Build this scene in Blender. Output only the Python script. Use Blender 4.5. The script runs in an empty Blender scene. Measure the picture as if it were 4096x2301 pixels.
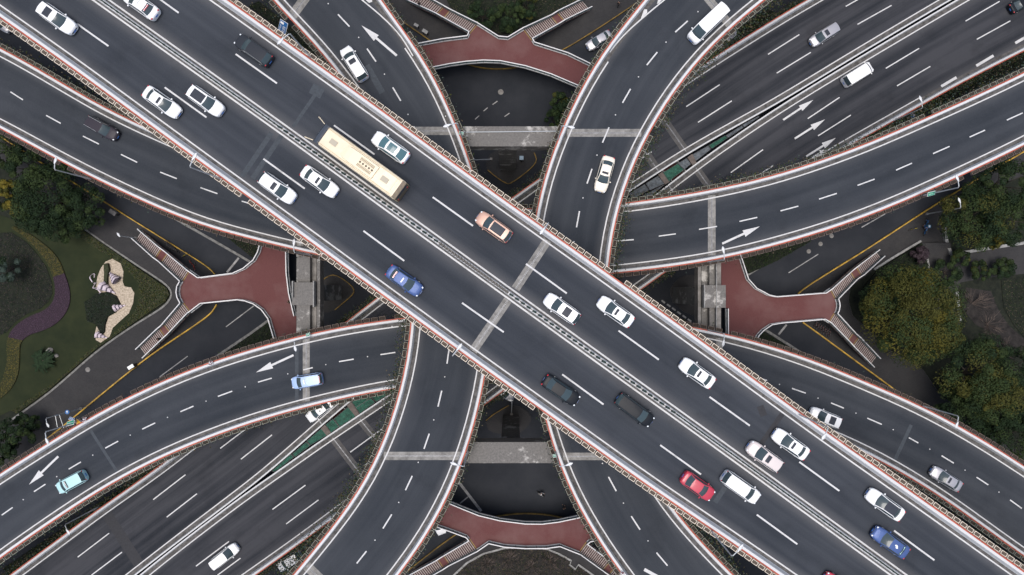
import bpy, math, random
import numpy as np
from mathutils import Vector, Matrix
random.seed(7)
rng = np.random.default_rng(7)
SC = bpy.context.scene
COL = SC.collection
R = math.radians

# ------------------------------------------------------------------ camera, sky, sun, exposure
CAM_H = 110.0
FPX = 2550.0                      # focal length in photograph pixels (4096 wide)
cd = bpy.data.cameras.new("camera"); cam = bpy.data.objects.new("camera", cd); COL.objects.link(cam)
cam.location = (0, 0, CAM_H); cam.rotation_euler = (0, 0, 0)
cd.sensor_width = 36; cd.lens = 36 * FPX / 4096; cd.clip_start = 1; cd.clip_end = 3000
SC.camera = cam
SUN_EL, SUN_AZ = 84, 215
world = bpy.data.worlds.new("World"); SC.world = world; world.use_nodes = True
wn = world.node_tree
bg = wn.nodes["Background"]; sky = wn.nodes.new("ShaderNodeTexSky"); sky.sky_type = 'NISHITA'
sky.sun_disc = False; sky.sun_elevation = R(SUN_EL); sky.sun_rotation = R(SUN_AZ)
sky.air_density = 1.0; sky.dust_density = 4.0; sky.ozone_density = 1.0
wn.links.new(sky.outputs[0], bg.inputs[0]); bg.inputs[1].default_value = 0.10
sd = bpy.data.lights.new("sun", 'SUN'); sun = bpy.data.objects.new("sun", sd); COL.objects.link(sun)
sd.energy = 1.5; sd.angle = R(38); sd.color = (1.0, 0.96, 0.91)
sun.rotation_euler = (R(90 - SUN_EL), 0, R(180 - SUN_AZ)); sun.location = (0, 0, 200)
SC.view_settings.view_transform = 'Standard'; SC.view_settings.look = 'None'
SC.view_settings.gamma = 1; SC.view_settings.exposure = 0.62
SC.render.resolution_x = 1024; SC.render.resolution_y = 575

def at(x, y, z=0.0):
    k = (CAM_H - z) / FPX
    return Vector(((x - 2048) * k, -(y - 1150.5) * k, z))

# ------------------------------------------------------------------ materials
def mat(name, col, rough=0.8, metal=0.0, var=0.0, scale=1.0, bump=0.0, coat=0.0, col2=None, detail=6, spec=None):
    m = bpy.data.materials.new(name); m.use_nodes = True
    nt = m.node_tree; b = nt.nodes["Principled BSDF"]
    b.inputs["Base Color"].default_value = (*col, 1); b.inputs["Roughness"].default_value = rough
    b.inputs["Metallic"].default_value = metal
    if coat: b.inputs["Coat Weight"].default_value = coat; b.inputs["Coat Roughness"].default_value = 0.08
    if spec is not None: b.inputs["Specular IOR Level"].default_value = spec
    if var or col2:
        tc = nt.nodes.new("ShaderNodeTexCoord"); n = nt.nodes.new("ShaderNodeTexNoise")
        n.inputs["Scale"].default_value = scale; n.inputs["Detail"].default_value = detail; n.inputs["Roughness"].default_value = 0.65
        nt.links.new(tc.outputs["Object"], n.inputs["Vector"])
        r = nt.nodes.new("ShaderNodeValToRGB")
        a = tuple(c * (1 - var) for c in col); c2 = col2 if col2 else tuple(min(1, c * (1 + var)) for c in col)
        r.color_ramp.elements[0].color = (*a, 1); r.color_ramp.elements[1].color = (*c2, 1)
        r.color_ramp.elements[0].position = 0.34; r.color_ramp.elements[1].position = 0.66
        nt.links.new(n.outputs["Fac"], r.inputs[0]); nt.links.new(r.outputs[0], b.inputs["Base Color"])
        if bump:
            bp = nt.nodes.new("ShaderNodeBump"); bp.inputs["Strength"].default_value = bump; bp.inputs["Distance"].default_value = 0.05
            nt.links.new(n.outputs["Fac"], bp.inputs["Height"]); nt.links.new(bp.outputs[0], b.inputs["Normal"])
    return m

class NT:
    def __init__(s, m): s.t = m.node_tree; s.b = s.t.nodes["Principled BSDF"]
    def n(s, typ, **kw):
        x = s.t.nodes.new(typ)
        for k, v in kw.items(): setattr(x, k, v)
        return x
    def l(s, a, b): s.t.links.new(a, b)
    def math(s, op, a, b=None, c=None, clamp=False):
        x = s.n("ShaderNodeMath", operation=op, use_clamp=clamp)
        for i, v in enumerate((a, b, c)):
            if v is None: continue
            if isinstance(v, (int, float)): x.inputs[i].default_value = v
            else: s.l(v, x.inputs[i])
        return x.outputs[0]
    def noise(s, vec, scale, detail=5, rough=0.6):
        x = s.n("ShaderNodeTexNoise"); x.inputs["Scale"].default_value = scale
        x.inputs["Detail"].default_value = detail; x.inputs["Roughness"].default_value = rough
        if vec is not None: s.l(vec, x.inputs["Vector"])
        return x.outputs["Fac"]
    def ramp(s, f, p0, p1, c0=(0, 0, 0), c1=(1, 1, 1)):
        x = s.n("ShaderNodeValToRGB"); e = x.color_ramp.elements
        e[0].position, e[1].position = p0, p1; e[0].color = (*c0, 1); e[1].color = (*c1, 1)
        s.l(f, x.inputs[0]); return x.outputs[0]
    def mix(s, f, a, b):
        x = s.n("ShaderNodeMix", data_type='RGBA')
        for i, v in ((0, f), (6, a), (7, b)):
            if isinstance(v, (int, float)): x.inputs[i].default_value = v
            elif isinstance(v, tuple): x.inputs[i].default_value = (*v, 1)
            else: s.l(v, x.inputs[i])
        return x.outputs[2]

def asphalt(name, dark, light, dust=(0.135, 0.135, 0.140), dustw=1.5, dustamt=0.85, streak=0.75):
    m = bpy.data.materials.new(name); m.use_nodes = True; N = NT(m)
    uv = N.n("ShaderNodeUVMap", uv_map="track"); uv2 = N.n("ShaderNodeUVMap", uv_map="edge")
    oc = N.n("ShaderNodeTexCoord")
    mp = N.n("ShaderNodeMapping"); mp.inputs["Scale"].default_value = (0.022, 0.42, 1); N.l(uv.outputs[0], mp.inputs[0])
    st = N.noise(mp.outputs[0], 1.0, 4, 0.55)
    big = N.noise(oc.outputs["Object"], 0.09, 4, 0.6)
    grain = N.noise(oc.outputs["Object"], 7.0, 3, 0.8)
    f = N.math('ADD', N.math('MULTIPLY', N.ramp(st, 0.36, 0.68), streak), N.math('MULTIPLY', N.ramp(big, 0.35, 0.7), 0.45))
    f = N.math('ADD', f, N.math('MULTIPLY', N.math('SUBTRACT', grain, 0.5), 1.1), clamp=True)
    c = N.mix(f, dark, light)
    sp = N.n("ShaderNodeSeparateXYZ"); N.l(uv2.outputs[0], sp.inputs[0])
    d = N.math('MINIMUM', sp.outputs[0], sp.outputs[1])
    mp2 = N.n("ShaderNodeMapping"); mp2.inputs["Scale"].default_value = (0.05, 0.35, 1); N.l(uv.outputs[0], mp2.inputs[0])
    wob = N.noise(mp2.outputs[0], 1.0, 5, 0.65)
    dd = N.math('ADD', d, N.math('MULTIPLY', N.math('SUBTRACT', wob, 0.5), 0.45))
    e = N.math('SUBTRACT', 1.0, N.math('DIVIDE', dd, dustw + 0.9), clamp=True)
    e = N.math('MULTIPLY', N.math('POWER', e, 1.25), dustamt, clamp=True)
    e = N.math('MULTIPLY', e, N.math('ADD', N.math('MULTIPLY', grain, 0.6), 0.7), clamp=True)
    c = N.mix(e, c, dust)
    sc_ = N.noise(oc.outputs["Object"], 1.3, 10, 0.85); msk = N.noise(oc.outputs["Object"], 0.07, 3, 0.5)
    sp_ = N.math('MULTIPLY', N.ramp(sc_, 0.66, 0.74), N.ramp(msk, 0.52, 0.62)); c = N.mix(N.math('MULTIPLY', sp_, 0.5), c, (0.16, 0.16, 0.165))
    oil = N.noise(oc.outputs["Object"], 0.22, 6, 0.6); c = N.mix(N.math('MULTIPLY', N.ramp(oil, 0.55, 0.75), 0.35), c, (dark[0] * .55, dark[1] * .55, dark[2] * .55))
    N.l(c, N.b.inputs["Base Color"]); N.b.inputs["Roughness"].default_value = 0.88
    N.b.inputs["Specular IOR Level"].default_value = 0.25
    bp = N.n("ShaderNodeBump"); bp.inputs["Strength"].default_value = 0.25; bp.inputs["Distance"].default_value = 0.03
    N.l(grain, bp.inputs["Height"]); N.l(bp.outputs[0], N.b.inputs["Normal"])
    return m

M = {}
M['asph_top'] = asphalt("asphalt_top", (0.0245, 0.0295, 0.0385), (0.0455, 0.0515, 0.0625), dustw=2.1)
M['asph_ramp'] = asphalt("asphalt_ramp", (0.0225, 0.0275, 0.0355), (0.0440, 0.0495, 0.0590), dustw=1.0, dustamt=0.55)
M['asph_low'] = asphalt("asphalt_low", (0.0150, 0.0180, 0.0240), (0.0460, 0.0480, 0.0560), dustw=1.2, dustamt=0.5, streak=1.15)
M['asph_patch'] = mat("asphalt_patch", (0.040, 0.049, 0.060), 0.8, var=0.2, scale=3)
M['asph_dark'] = mat("asphalt_dark_patch", (0.022, 0.023, 0.028), 0.8, var=0.2, scale=3)
def white_conc(name, base, dirt, lo=0.50, hi=0.78):
    m = bpy.data.materials.new(name); m.use_nodes = True; N = NT(m); oc = N.n("ShaderNodeTexCoord")
    a = N.noise(oc.outputs["Object"], 0.8, 8, 0.75); g = N.noise(oc.outputs["Object"], 9, 4, 0.7)
    f = N.math('MULTIPLY', N.ramp(a, lo, hi), 0.75); c = N.mix(f, base, dirt)
    c = N.mix(N.math('MULTIPLY', N.ramp(g, 0.45, 0.75), 0.25), c, dirt)
    N.l(c, N.b.inputs["Base Color"]); N.b.inputs["Roughness"].default_value = 0.75
    return m
M['parapet'] = white_conc("parapet_white_paint", (0.57, 0.58, 0.59), (0.44, 0.44, 0.43), 0.56, 0.85)
M['line'] = white_conc("road_paint_white", (0.58, 0.585, 0.59), (0.20, 0.20, 0.20), 0.52, 0.78)
M['line_worn'] = white_conc("road_paint_worn", (0.34, 0.34, 0.34), (0.08, 0.08, 0.08), 0.42, 0.66)
M['gutter'] = mat("gutter_grit", (0.085, 0.082, 0.080), 0.9, var=0.45, scale=1.6)
M['conc'] = mat("concrete_grey", (0.19, 0.18, 0.17), 0.85, var=0.35, scale=0.9, bump=0.2)
def stained(name, c0, c1, c2):
    m = bpy.data.materials.new(name); m.use_nodes = True; N = NT(m); oc = N.n("ShaderNodeTexCoord")
    a = N.noise(oc.outputs["Object"], 0.35, 9, 0.72); g = N.noise(oc.outputs["Object"], 4, 6, 0.7)
    c = N.mix(N.ramp(g, 0.3, 0.75), c0, c1); c = N.mix(N.ramp(a, 0.53, 0.60), c, c2)
    N.l(c, N.b.inputs["Base Color"]); N.b.inputs["Roughness"].default_value = 0.9
    return m
M['cap'] = stained("pier_concrete_stained", (0.10, 0.098, 0.094), (0.20, 0.19, 0.18), (0.42, 0.41, 0.39))
M['slab'] = mat("slab_concrete", (0.16, 0.155, 0.15), 0.9, var=0.25, scale=0.5)
M['joint'] = mat("joint_concrete", (0.20, 0.195, 0.185), 0.85, var=0.35, scale=1.3)
M['joint_dk'] = mat("joint_concrete_dark", (0.078, 0.076, 0.076), 0.85, var=0.25, scale=1.3)
M['steel'] = mat("joint_steel", (0.32, 0.33, 0.35), 0.5, metal=0.5, var=0.3, scale=2)
M['black'] = mat("black_rubber", (0.012, 0.012, 0.013), 0.8)
M['red'] = mat("red_trim_paint", (0.36, 0.075, 0.042), 0.6, var=0.3, scale=1.2)
M['cream'] = mat("planter_rim_cream", (0.70, 0.62, 0.51), 0.6, var=0.2, scale=3)
M['rimdark'] = mat("planter_rim_mossy", (0.30, 0.30, 0.24), 0.7, var=0.35, scale=2)
M['soil_dry'] = mat("planter_soil_dry", (0.085, 0.068, 0.054), 1.0, var=0.6, scale=14, bump=0.5)
M['soil'] = mat("planter_soil", (0.034, 0.026, 0.020), 1.0, var=0.6, scale=14, bump=0.5)
M['leaf_a'] = mat("leaf_dark_green", (0.015, 0.028, 0.013), 0.8, var=0.5, scale=2)
M['leaf_b'] = mat("leaf_mid_green", (0.030, 0.047, 0.017), 0.8, var=0.4, scale=2)
M['leaf_c'] = mat("leaf_olive", (0.056, 0.058, 0.015), 0.8, var=0.4, scale=2)
M['leaf_y'] = mat("leaf_bright_yellow", (0.16, 0.13, 0.022), 0.6, var=0.3, scale=2)
M['leaf_d'] = mat("leaf_yellow", (0.084, 0.077, 0.015), 0.8, var=0.3, scale=2)
M['leaf_e'] = mat("leaf_grey_green", (0.045, 0.066, 0.055), 0.6, var=0.3, scale=2)
M['leaf_br'] = mat("leaf_dry_brown", (0.075, 0.060, 0.035), 0.8, var=0.5, scale=2)
for _k in ('leaf_a', 'leaf_b', 'leaf_c', 'leaf_d', 'leaf_e', 'leaf_y'): M[_k].node_tree.nodes['Principled BSDF'].inputs['Specular IOR Level'].default_value = 0.12
M['leaf_pu'] = mat("leaf_dark_purple", (0.030, 0.017, 0.024), 0.7, var=0.4, scale=2)
M['bark'] = mat("bark", (0.05, 0.04, 0.032), 0.95, var=0.3, scale=4)
M['twig'] = mat("bare_twig", (0.085, 0.065, 0.055), 0.95, var=0.3, scale=4)
M['reddeck'] = None
def red_deck():
    m = bpy.data.materials.new("footbridge_red_surface"); m.use_nodes = True; N = NT(m); oc = N.n("ShaderNodeTexCoord")
    a = N.noise(oc.outputs["Object"], 0.16, 5, 0.6); g = N.noise(oc.outputs["Object"], 9, 4, 0.8)
    c = N.mix(N.ramp(g, 0.3, 0.7), (0.088, 0.027, 0.027), (0.128, 0.043, 0.042))
    c = N.mix(N.math('MULTIPLY', N.ramp(a, 0.46, 0.68), 0.38), c, (0.19, 0.12, 0.115))
    N.l(c, N.b.inputs["Base Color"]); N.b.inputs["Roughness"].default_value = 0.85
    return m
M['reddeck'] = red_deck()
M['railw'] = mat("railing_white", (0.62, 0.62, 0.63), 0.45)
M['railt'] = mat("railing_teal_panel", (0.16, 0.26, 0.27), 0.35, var=0.2, scale=1)
M['raild'] = mat("railing_dark_steel", (0.05, 0.06, 0.065), 0.5)
M['tread'] = mat("stair_tread_red", (0.062, 0.030, 0.031), 0.85, var=0.3, scale=5)
M['nose'] = mat("stair_nosing", (0.36, 0.32, 0.30), 0.7, var=0.3, scale=3)
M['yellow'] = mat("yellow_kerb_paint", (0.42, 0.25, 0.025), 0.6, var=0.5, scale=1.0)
M['tact'] = mat("tactile_strip_dull_yellow", (0.22, 0.15, 0.045), 0.8, var=0.4, scale=2)
M['kerb'] = mat("kerb_stone", (0.17, 0.17, 0.165), 0.9, var=0.35, scale=2)
M['yellow_dim'] = mat("yellow_kerb_dark", (0.17, 0.105, 0.02), 0.8, var=0.5, scale=1.0)  # darker yellow for the top, bottom and island kerb rails
M['kerbl'] = mat("pale_wall_stone", (0.25, 0.25, 0.245), 0.85, var=0.3, scale=2)
M['mesh_g'] = mat("green_safety_net", (0.014, 0.078, 0.053), 0.8, var=0.45, scale=2.2)
M['mesh_y'] = mat("grey_sheet_metal", (0.085, 0.10, 0.115), 0.7, var=0.4, scale=2.2)
M['beam'] = mat("brown_concrete_beam", (0.12, 0.10, 0.09), 0.9, var=0.25, scale=2)
M['lampw'] = mat("lamp_pole_paint", (0.55, 0.58, 0.60), 0.4, metal=0.3)
M['lamph'] = mat("lamp_head_white", (0.60, 0.62, 0.64), 0.35)
M['glass'] = mat("car_glass", (0.045, 0.068, 0.078), 0.12, spec=0.6)
M['glass_b'] = mat("car_glass_blue", (0.07, 0.15, 0.175), 0.12, spec=0.6)
M['tyre'] = mat("tyre", (0.02, 0.02, 0.02), 0.9)
M['rim'] = mat("wheel_rim", (0.45, 0.46, 0.48), 0.35, metal=0.8)
M['hlamp'] = mat("headlight_glass", (0.70, 0.74, 0.78), 0.15, coat=0.5)
M['tlamp'] = mat("tail_light_red", (0.45, 0.02, 0.03), 0.25, coat=0.5)
M['plate'] = mat("number_plate_blue", (0.05, 0.16, 0.50), 0.4)
M['trim'] = mat("dark_trim", (0.03, 0.03, 0.033), 0.5)
M['signg'] = mat("sign_green", (0.01, 0.26, 0.15), 0.4)
M['signb'] = mat("sign_blue", (0.02, 0.12, 0.34), 0.4)
M['signw'] = mat("sign_white", (0.80, 0.82, 0.82), 0.4)
M['signo'] = mat("sign_orange", (0.65, 0.33, 0.02), 0.4)
M['signr'] = mat("sign_maroon", (0.12, 0.02, 0.03), 0.5)
M['skin'] = mat("skin", (0.45, 0.27, 0.19), 0.6)
M['hair'] = mat("black_hair", (0.012, 0.010, 0.010), 0.7)
PAINT = {}
def paint(key, col, metal=0.0, rough=0.35, coat=0.5):
    PAINT[key] = mat("car_paint_" + key, col, rough, metal=metal, coat=coat, spec=0.12 if coat < .3 else .5); return PAINT[key]
paint('white', (0.80, 0.81, 0.82)); paint('cream', (0.76, 0.70, 0.60)); paint('black', (0.013, 0.016, 0.021), 0.0, 0.4, 0.05)
paint('grey', (0.030, 0.034, 0.042), 0.0, 0.4, 0.05); paint('purple', (0.040, 0.036, 0.047), 0.0, 0.4, 0.05); paint('silver', (0.42, 0.42, 0.45), 0.5)
paint('blue', (0.065, 0.11, 0.27), 0.2, 0.4, 0.2); paint('skyblue', (0.33, 0.46, 0.72)); paint('teal', (0.42, 0.66, 0.68))
paint('red', (0.46, 0.035, 0.065)); paint('bronze', (0.58, 0.36, 0.28), 0.2, 0.4, 0.3); paint('rose', (0.62, 0.56, 0.55))
paint('darkblue', (0.030, 0.060, 0.20)); paint('panroof', (0.040, 0.046, 0.060), 0.0, 0.5, 0.05)

# ------------------------------------------------------------------ object helpers
def tag(o, label=None, cat=None, group=None, kind=None):
    if label: o['label'] = label
    if cat: o['category'] = cat
    if group: o['group'] = group
    if kind: o['kind'] = kind
    return o
def link(name, data, parent=None, loc=None, rotz=None):
    o = bpy.data.objects.new(name, data); COL.objects.link(o)
    if parent is not None: o.parent = parent
    if loc is not None: o.location = loc
    if rotz is not None: o.rotation_euler = (0, 0, rotz)
    return o
def empty(name, loc=(0, 0, 0), rotz=0, label=None, cat=None, group=None):
    o = link(name, None, None, loc, rotz); o.empty_display_size = 0.2
    return tag(o, label, cat, group)

class MB:
    def __init__(s): s.v = []; s.f = []; s.m = []; s.mats = []; s.uv = None
    def mi(s, m):
        if m not in s.mats: s.mats.append(m)
        return s.mats.index(m)
    def face(s, pts, m):
        b = len(s.v); s.v += [tuple(p) for p in pts]; s.f.append(tuple(range(b, b + len(pts)))); s.m.append(s.mi(m))
    def box(s, c, sz, m, rz=0, top=None):
        hx, hy, hz = sz[0] / 2, sz[1] / 2, sz[2] / 2; ca, sa = math.cos(rz), math.sin(rz); b = len(s.v)
        for z in (-hz, hz):
            for x, y in ((-hx, -hy), (hx, -hy), (hx, hy), (-hx, hy)):
                s.v.append((c[0] + x * ca - y * sa, c[1] + x * sa + y * ca, c[2] + z))
        fs = [(0, 3, 2, 1), (4, 5, 6, 7), (0, 1, 5, 4), (1, 2, 6, 5), (2, 3, 7, 6), (3, 0, 4, 7)]
        k = s.mi(m); kt = s.mi(top) if top else k
        for i, f in enumerate(fs): s.f.append(tuple(b + q for q in f)); s.m.append(kt if i == 1 else k)
    def prism(s, pts, z0, z1, m, side=None):
        a = sum(pts[i][0] * pts[(i + 1) % len(pts)][1] - pts[(i + 1) % len(pts)][0] * pts[i][1] for i in range(len(pts)))
        if a < 0: pts = pts[::-1]
        n = len(pts); b = len(s.v)
        s.v += [(p[0], p[1], z0) for p in pts] + [(p[0], p[1], z1) for p in pts]
        k = s.mi(m); k2 = s.mi(side or m)
        s.f.append(tuple(b + n + i for i in range(n))); s.m.append(k)
        s.f.append(tuple(b + n - 1 - i for i in range(n))); s.m.append(k2)
        for i in range(n):
            j = (i + 1) % n; s.f.append((b + i, b + j, b + n + j, b + n + i)); s.m.append(k2)
    def hexa(s, lo, hi, m, top=None):          # two quads of 3D points
        b = len(s.v); s.v += [tuple(p) for p in lo] + [tuple(p) for p in hi]
        k = s.mi(m); kt = s.mi(top) if top else k
        s.f.append((b + 3, b + 2, b + 1, b)); s.m.append(k); s.f.append((b + 4, b + 5, b + 6, b + 7)); s.m.append(kt)
        for i in range(4):
            j = (i + 1) % 4; s.f.append((b + i, b + j, b + 4 + j, b + 4 + i)); s.m.append(k)
    def tube(s, p, q, r, m, n=6, r2=None):
        p, q = Vector(p), Vector(q); d = q - p
        if d.length < 1e-6: return
        d.normalize(); a = d.orthogonal().normalized(); c = d.cross(a); b = len(s.v); r2 = r if r2 is None else r2
        for base, rr in ((p, r), (q, r2)):
            for i in range(n):
                t = 2 * math.pi * i / n; s.v.append(tuple(base + a * (rr * math.cos(t)) + c * (rr * math.sin(t))))
        k = s.mi(m)
        for i in range(n):
            j = (i + 1) % n; s.f.append((b + i, b + j, b + n + j, b + n + i)); s.m.append(k)
        s.f.append(tuple(b + n - 1 - i for i in range(n))); s.m.append(k); s.f.append(tuple(b + n + i for i in range(n))); s.m.append(k)
    def cyl(s, c, r, h, m, n=16, axis='z'):
        c = Vector(c); d = {'z': Vector((0, 0, h / 2)), 'y': Vector((0, h / 2, 0)), 'x': Vector((h / 2, 0, 0))}[axis]
        s.tube(c - d, c + d, r, m, n)
    def ellipsoid(s, c, r, m, nu=8, nv=6):
        b = len(s.v); k = s.mi(m)
        for j in range(nv + 1):
            ph = math.pi * j / nv
            for i in range(nu):
                th = 2 * math.pi * i / nu
                s.v.append((c[0] + r[0] * math.sin(ph) * math.cos(th), c[1] + r[1] * math.sin(ph) * math.sin(th), c[2] + r[2] * math.cos(ph)))
        for j in range(nv):
            for i in range(nu):
                i2 = (i + 1) % nu; s.f.append((b + j * nu + i, b + (j + 1) * nu + i, b + (j + 1) * nu + i2, b + j * nu + i2)); s.m.append(k)
    def grid(s, rows, m, close=False):
        b = len(s.v); n = len(rows[0]); k = s.mi(m) if not callable(m) else None
        for r_ in rows: s.v += [tuple(p) for p in r_]
        for i in range(len(rows) - 1):
            for j in range(n - 1 + (1 if close else 0)):
                j2 = (j + 1) % n
                s.f.append((b + i * n + j, b + i * n + j2, b + (i + 1) * n + j2, b + (i + 1) * n + j))
                s.m.append(k if k is not None else s.mi(m(i, j)))
    def mesh(s, name, smooth=False):
        me = bpy.data.meshes.new(name); me.from_pydata(s.v, [], s.f)
        for m in s.mats: me.materials.append(m)
        if len(s.mats) > 1: me.polygons.foreach_set("material_index", s.m)
        if smooth: me.polygons.foreach_set("use_smooth", [True] * len(s.f))
        me.update(); return me
    def build(s, name, parent=None, smooth=False, loc=None, rotz=None):
        return link(name, s.mesh(name, smooth), parent, loc, rotz)

# ------------------------------------------------------------------ splines
def spline(pts, step=2.0):
    P = [Vector(p) for p in pts]; P = [P[0] * 2 - P[1]] + P + [P[-1] * 2 - P[-2]]
    out = []
    for i in range(1, len(P) - 2):
        p0, p1, p2, p3 = P[i - 1:i + 3]; n = max(2, int((p2 - p1).length / step))
        t0 = 0.0; t1 = t0 + max(1e-4, (p1 - p0).length) ** 0.5; t2 = t1 + max(1e-4, (p2 - p1).length) ** 0.5; t3 = t2 + max(1e-4, (p3 - p2).length) ** 0.5
        for k in range(n):
            t = t1 + (t2 - t1) * k / n
            A1 = p0 * ((t1 - t) / (t1 - t0)) + p1 * ((t - t0) / (t1 - t0)); A2 = p1 * ((t2 - t) / (t2 - t1)) + p2 * ((t - t1) / (t2 - t1))
            A3 = p2 * ((t3 - t) / (t3 - t2)) + p3 * ((t - t2) / (t3 - t2))
            B1 = A1 * ((t2 - t) / (t2 - t0)) + A2 * ((t - t0) / (t2 - t0)); B2 = A2 * ((t3 - t) / (t3 - t1)) + A3 * ((t - t1) / (t3 - t1))
            out.append(B1 * ((t2 - t) / (t2 - t1)) + B2 * ((t - t1) / (t2 - t1)))
    out.append(P[-2]); return out
def resample(pts, n=None, step=None):
    d = [0]
    for a, b in zip(pts, pts[1:]): d.append(d[-1] + (b - a).length)
    if n is None: n = max(2, int(d[-1] / step) + 1)
    out = []; j = 0
    for i in range(n):
        t = d[-1] * i / (n - 1)
        while j < len(d) - 2 and d[j + 1] < t: j += 1
        out.append(pts[j].lerp(pts[j + 1], (t - d[j]) / max(1e-9, d[j + 1] - d[j])))
    return out
def smooth1(pts, it=6):
    P = [Vector(p) for p in pts]
    for _ in range(it):
        P = [P[0]] + [(P[i - 1] + P[i] * 2 + P[i + 1]) / 4 for i in range(1, len(P) - 1)] + [P[-1]]
    return P

EXT = 60.0
def edge_curve(px, z, n=None):
    P = [at(x, y, z + 0.9) for x, y in px]
    for p in P: p.z = z
    a = P[0] + (P[0] - P[1]).normalized() * EXT; b = P[-1] + (P[-1] - P[-2]).normalized() * EXT
    c = spline([a] + P + [b], 2.0)
    return c

DECKS = []      # (z, L list, R list) for pier placement
def ribbon(A, B, z, m, uv=True):
    """ribbon between two station lists, uv track = (along, across), edge = (dA, dB)"""
    n = len(A); v = []; f = []; al = [0]
    for i in range(1, n): al.append(al[-1] + (A[i] - A[i - 1]).length)
    for a, b in zip(A, B): v += [(a.x, a.y, z), (b.x, b.y, z)]
    for i in range(n - 1): f.append((2 * i, 2 * i + 1, 2 * i + 3, 2 * i + 2))
    me = bpy.data.meshes.new("m"); me.from_pydata(v, [], f); me.materials.append(m)
    if uv:
        u1 = me.uv_layers.new(name="track"); u2 = me.uv_layers.new(name="edge")
        W = [(b - a).length for a, b in zip(A, B)]
        d1 = []; d2 = []
        for i in range(n - 1):
            for (k, s) in ((i, 0), (i, 1), (i + 1, 1), (i + 1, 0)):
                d1 += [al[k], W[k] * s]; d2 += [W[k] * s, W[k] * (1 - s)]
        u1.data.foreach_set("uv", d1); u2.data.foreach_set("uv", d2)
    me.update()
    if me.polygons[0].normal.z < 0: me.flip_normals()
    return me
def off(P, Nn, d): return [p + n * d for p, n in zip(P, Nn)]
def normals(P, sign):
    out = []
    for i in range(len(P)):
        a = P[max(0, i - 1)]; b = P[min(len(P) - 1, i + 1)]; t = (b - a); t.z = 0; t.normalize()
        out.append(Vector((-t.y, t.x, 0)) * sign)
    return out
def loft(P, Nn, prof, z, m, mb=None):
    """prof: closed list of (inward offset, height)"""
    mb = mb or MB()
    rows = [[(p.x + n.x * d, p.y + n.y * d, z + h) for d, h in prof] for p, n in zip(P, Nn)]
    mb.grid(rows, m, close=True)
    mb.face(rows[0][::-1], m if not callable(m) else m(0, 0)); mb.face(rows[-1], m if not callable(m) else m(0, 0))
    return mb
PAR_N = [(0.0, -0.35), (0.0, 1.0), (0.29, 1.0), (0.33, 0.9), (0.42, 0.15), (0.43, -0.35)]
PAR_I = [(0.0, -0.35), (0.0, 0.8), (0.20, 0.8), (0.32, 0.12), (0.33, -0.35)]
PAR = [(0.0, -0.35), (0.0, 1.0), (0.30, 1.0), (0.36, 0.88), (0.50, 0.26), (0.57, 0.10), (0.58, -0.35)]
TRIM = [(-0.18, 0.66), (-0.18, 0.92), (-0.003, 0.92), (-0.003, 0.66)]
JC = [0]
PLANT = []      # planter slots: (key, point, angle, z)
def dash_quad(mb, a, b, z, w, m, off_z=0.016):
    p, q = at(*a, z), at(*b, z); d = (q - p); d.z = 0; d.normalize(); n = Vector((-d.y, d.x, 0)) * w / 2; zz = Vector((0, 0, off_z))
    mb.face([p - n + zz, q - n + zz, q + n + zz, p + n + zz], m)
def arrow(parent, tail, tip, z, m, label=None, hw=0.50, sw=0.15, frac=0.42):
    p, q = at(*tail, z + 0.02), at(*tip, z + 0.02); d = q - p; L = d.length; d.normalize(); n = Vector((-d.y, d.x, 0)); mb = MB()
    h = q - d * L * frac; h2 = h + d * L * 0.004
    mb.face([p - n * sw, h2 - n * sw, h2 + n * sw, p + n * sw], m)
    mb.face([h - n * hw, q, h2 + n * 0, h2], m) if False else None
    mb.face([h - n * hw, q + Vector((0, 0, .004)), h + n * hw, h2 + Vector((0, 0, .004))], m)
    return mb.build("lane_arrow", parent)
def joint(parent, a, b, z, w=0.95, steel=True, mt='joint'):
    p, q = at(*a, z), at(*b, z); d = q - p; d.normalize(); n = Vector((-d.y, d.x, 0)); mb = MB(); zz = Vector((0, 0, 0.010)); g = 0.07 if steel else 0
    if not steel: JC[0] += 1; zz = Vector((0, 0, 0.0055 + 0.0004 * (JC[0] % 9)))
    if steel:
        for s in (-1, 1): mb.face([p + n * s * g + zz, q + n * s * g + zz, q + n * s * w / 2 + zz, p + n * s * w / 2 + zz][::s], M[mt])
        mb.face([p - n * g + zz, q - n * g + zz, q + n * g + zz, p + n * g + zz], M['black'])
        for s in (-.045, .045):
            mb.face([p + n * (s - .018) + zz * 1.3, q + n * (s - .018) + zz * 1.3, q + n * (s + .018) + zz * 1.3, p + n * (s + .018) + zz * 1.3], M['steel'])
    else: mb.face([p - n * w / 2 + zz, q - n * w / 2 + zz, q + n * w / 2 + zz, p + n * w / 2 + zz], M[mt])
    return mb.build("expansion_joint" if steel else "repair_patch", parent)

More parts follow.
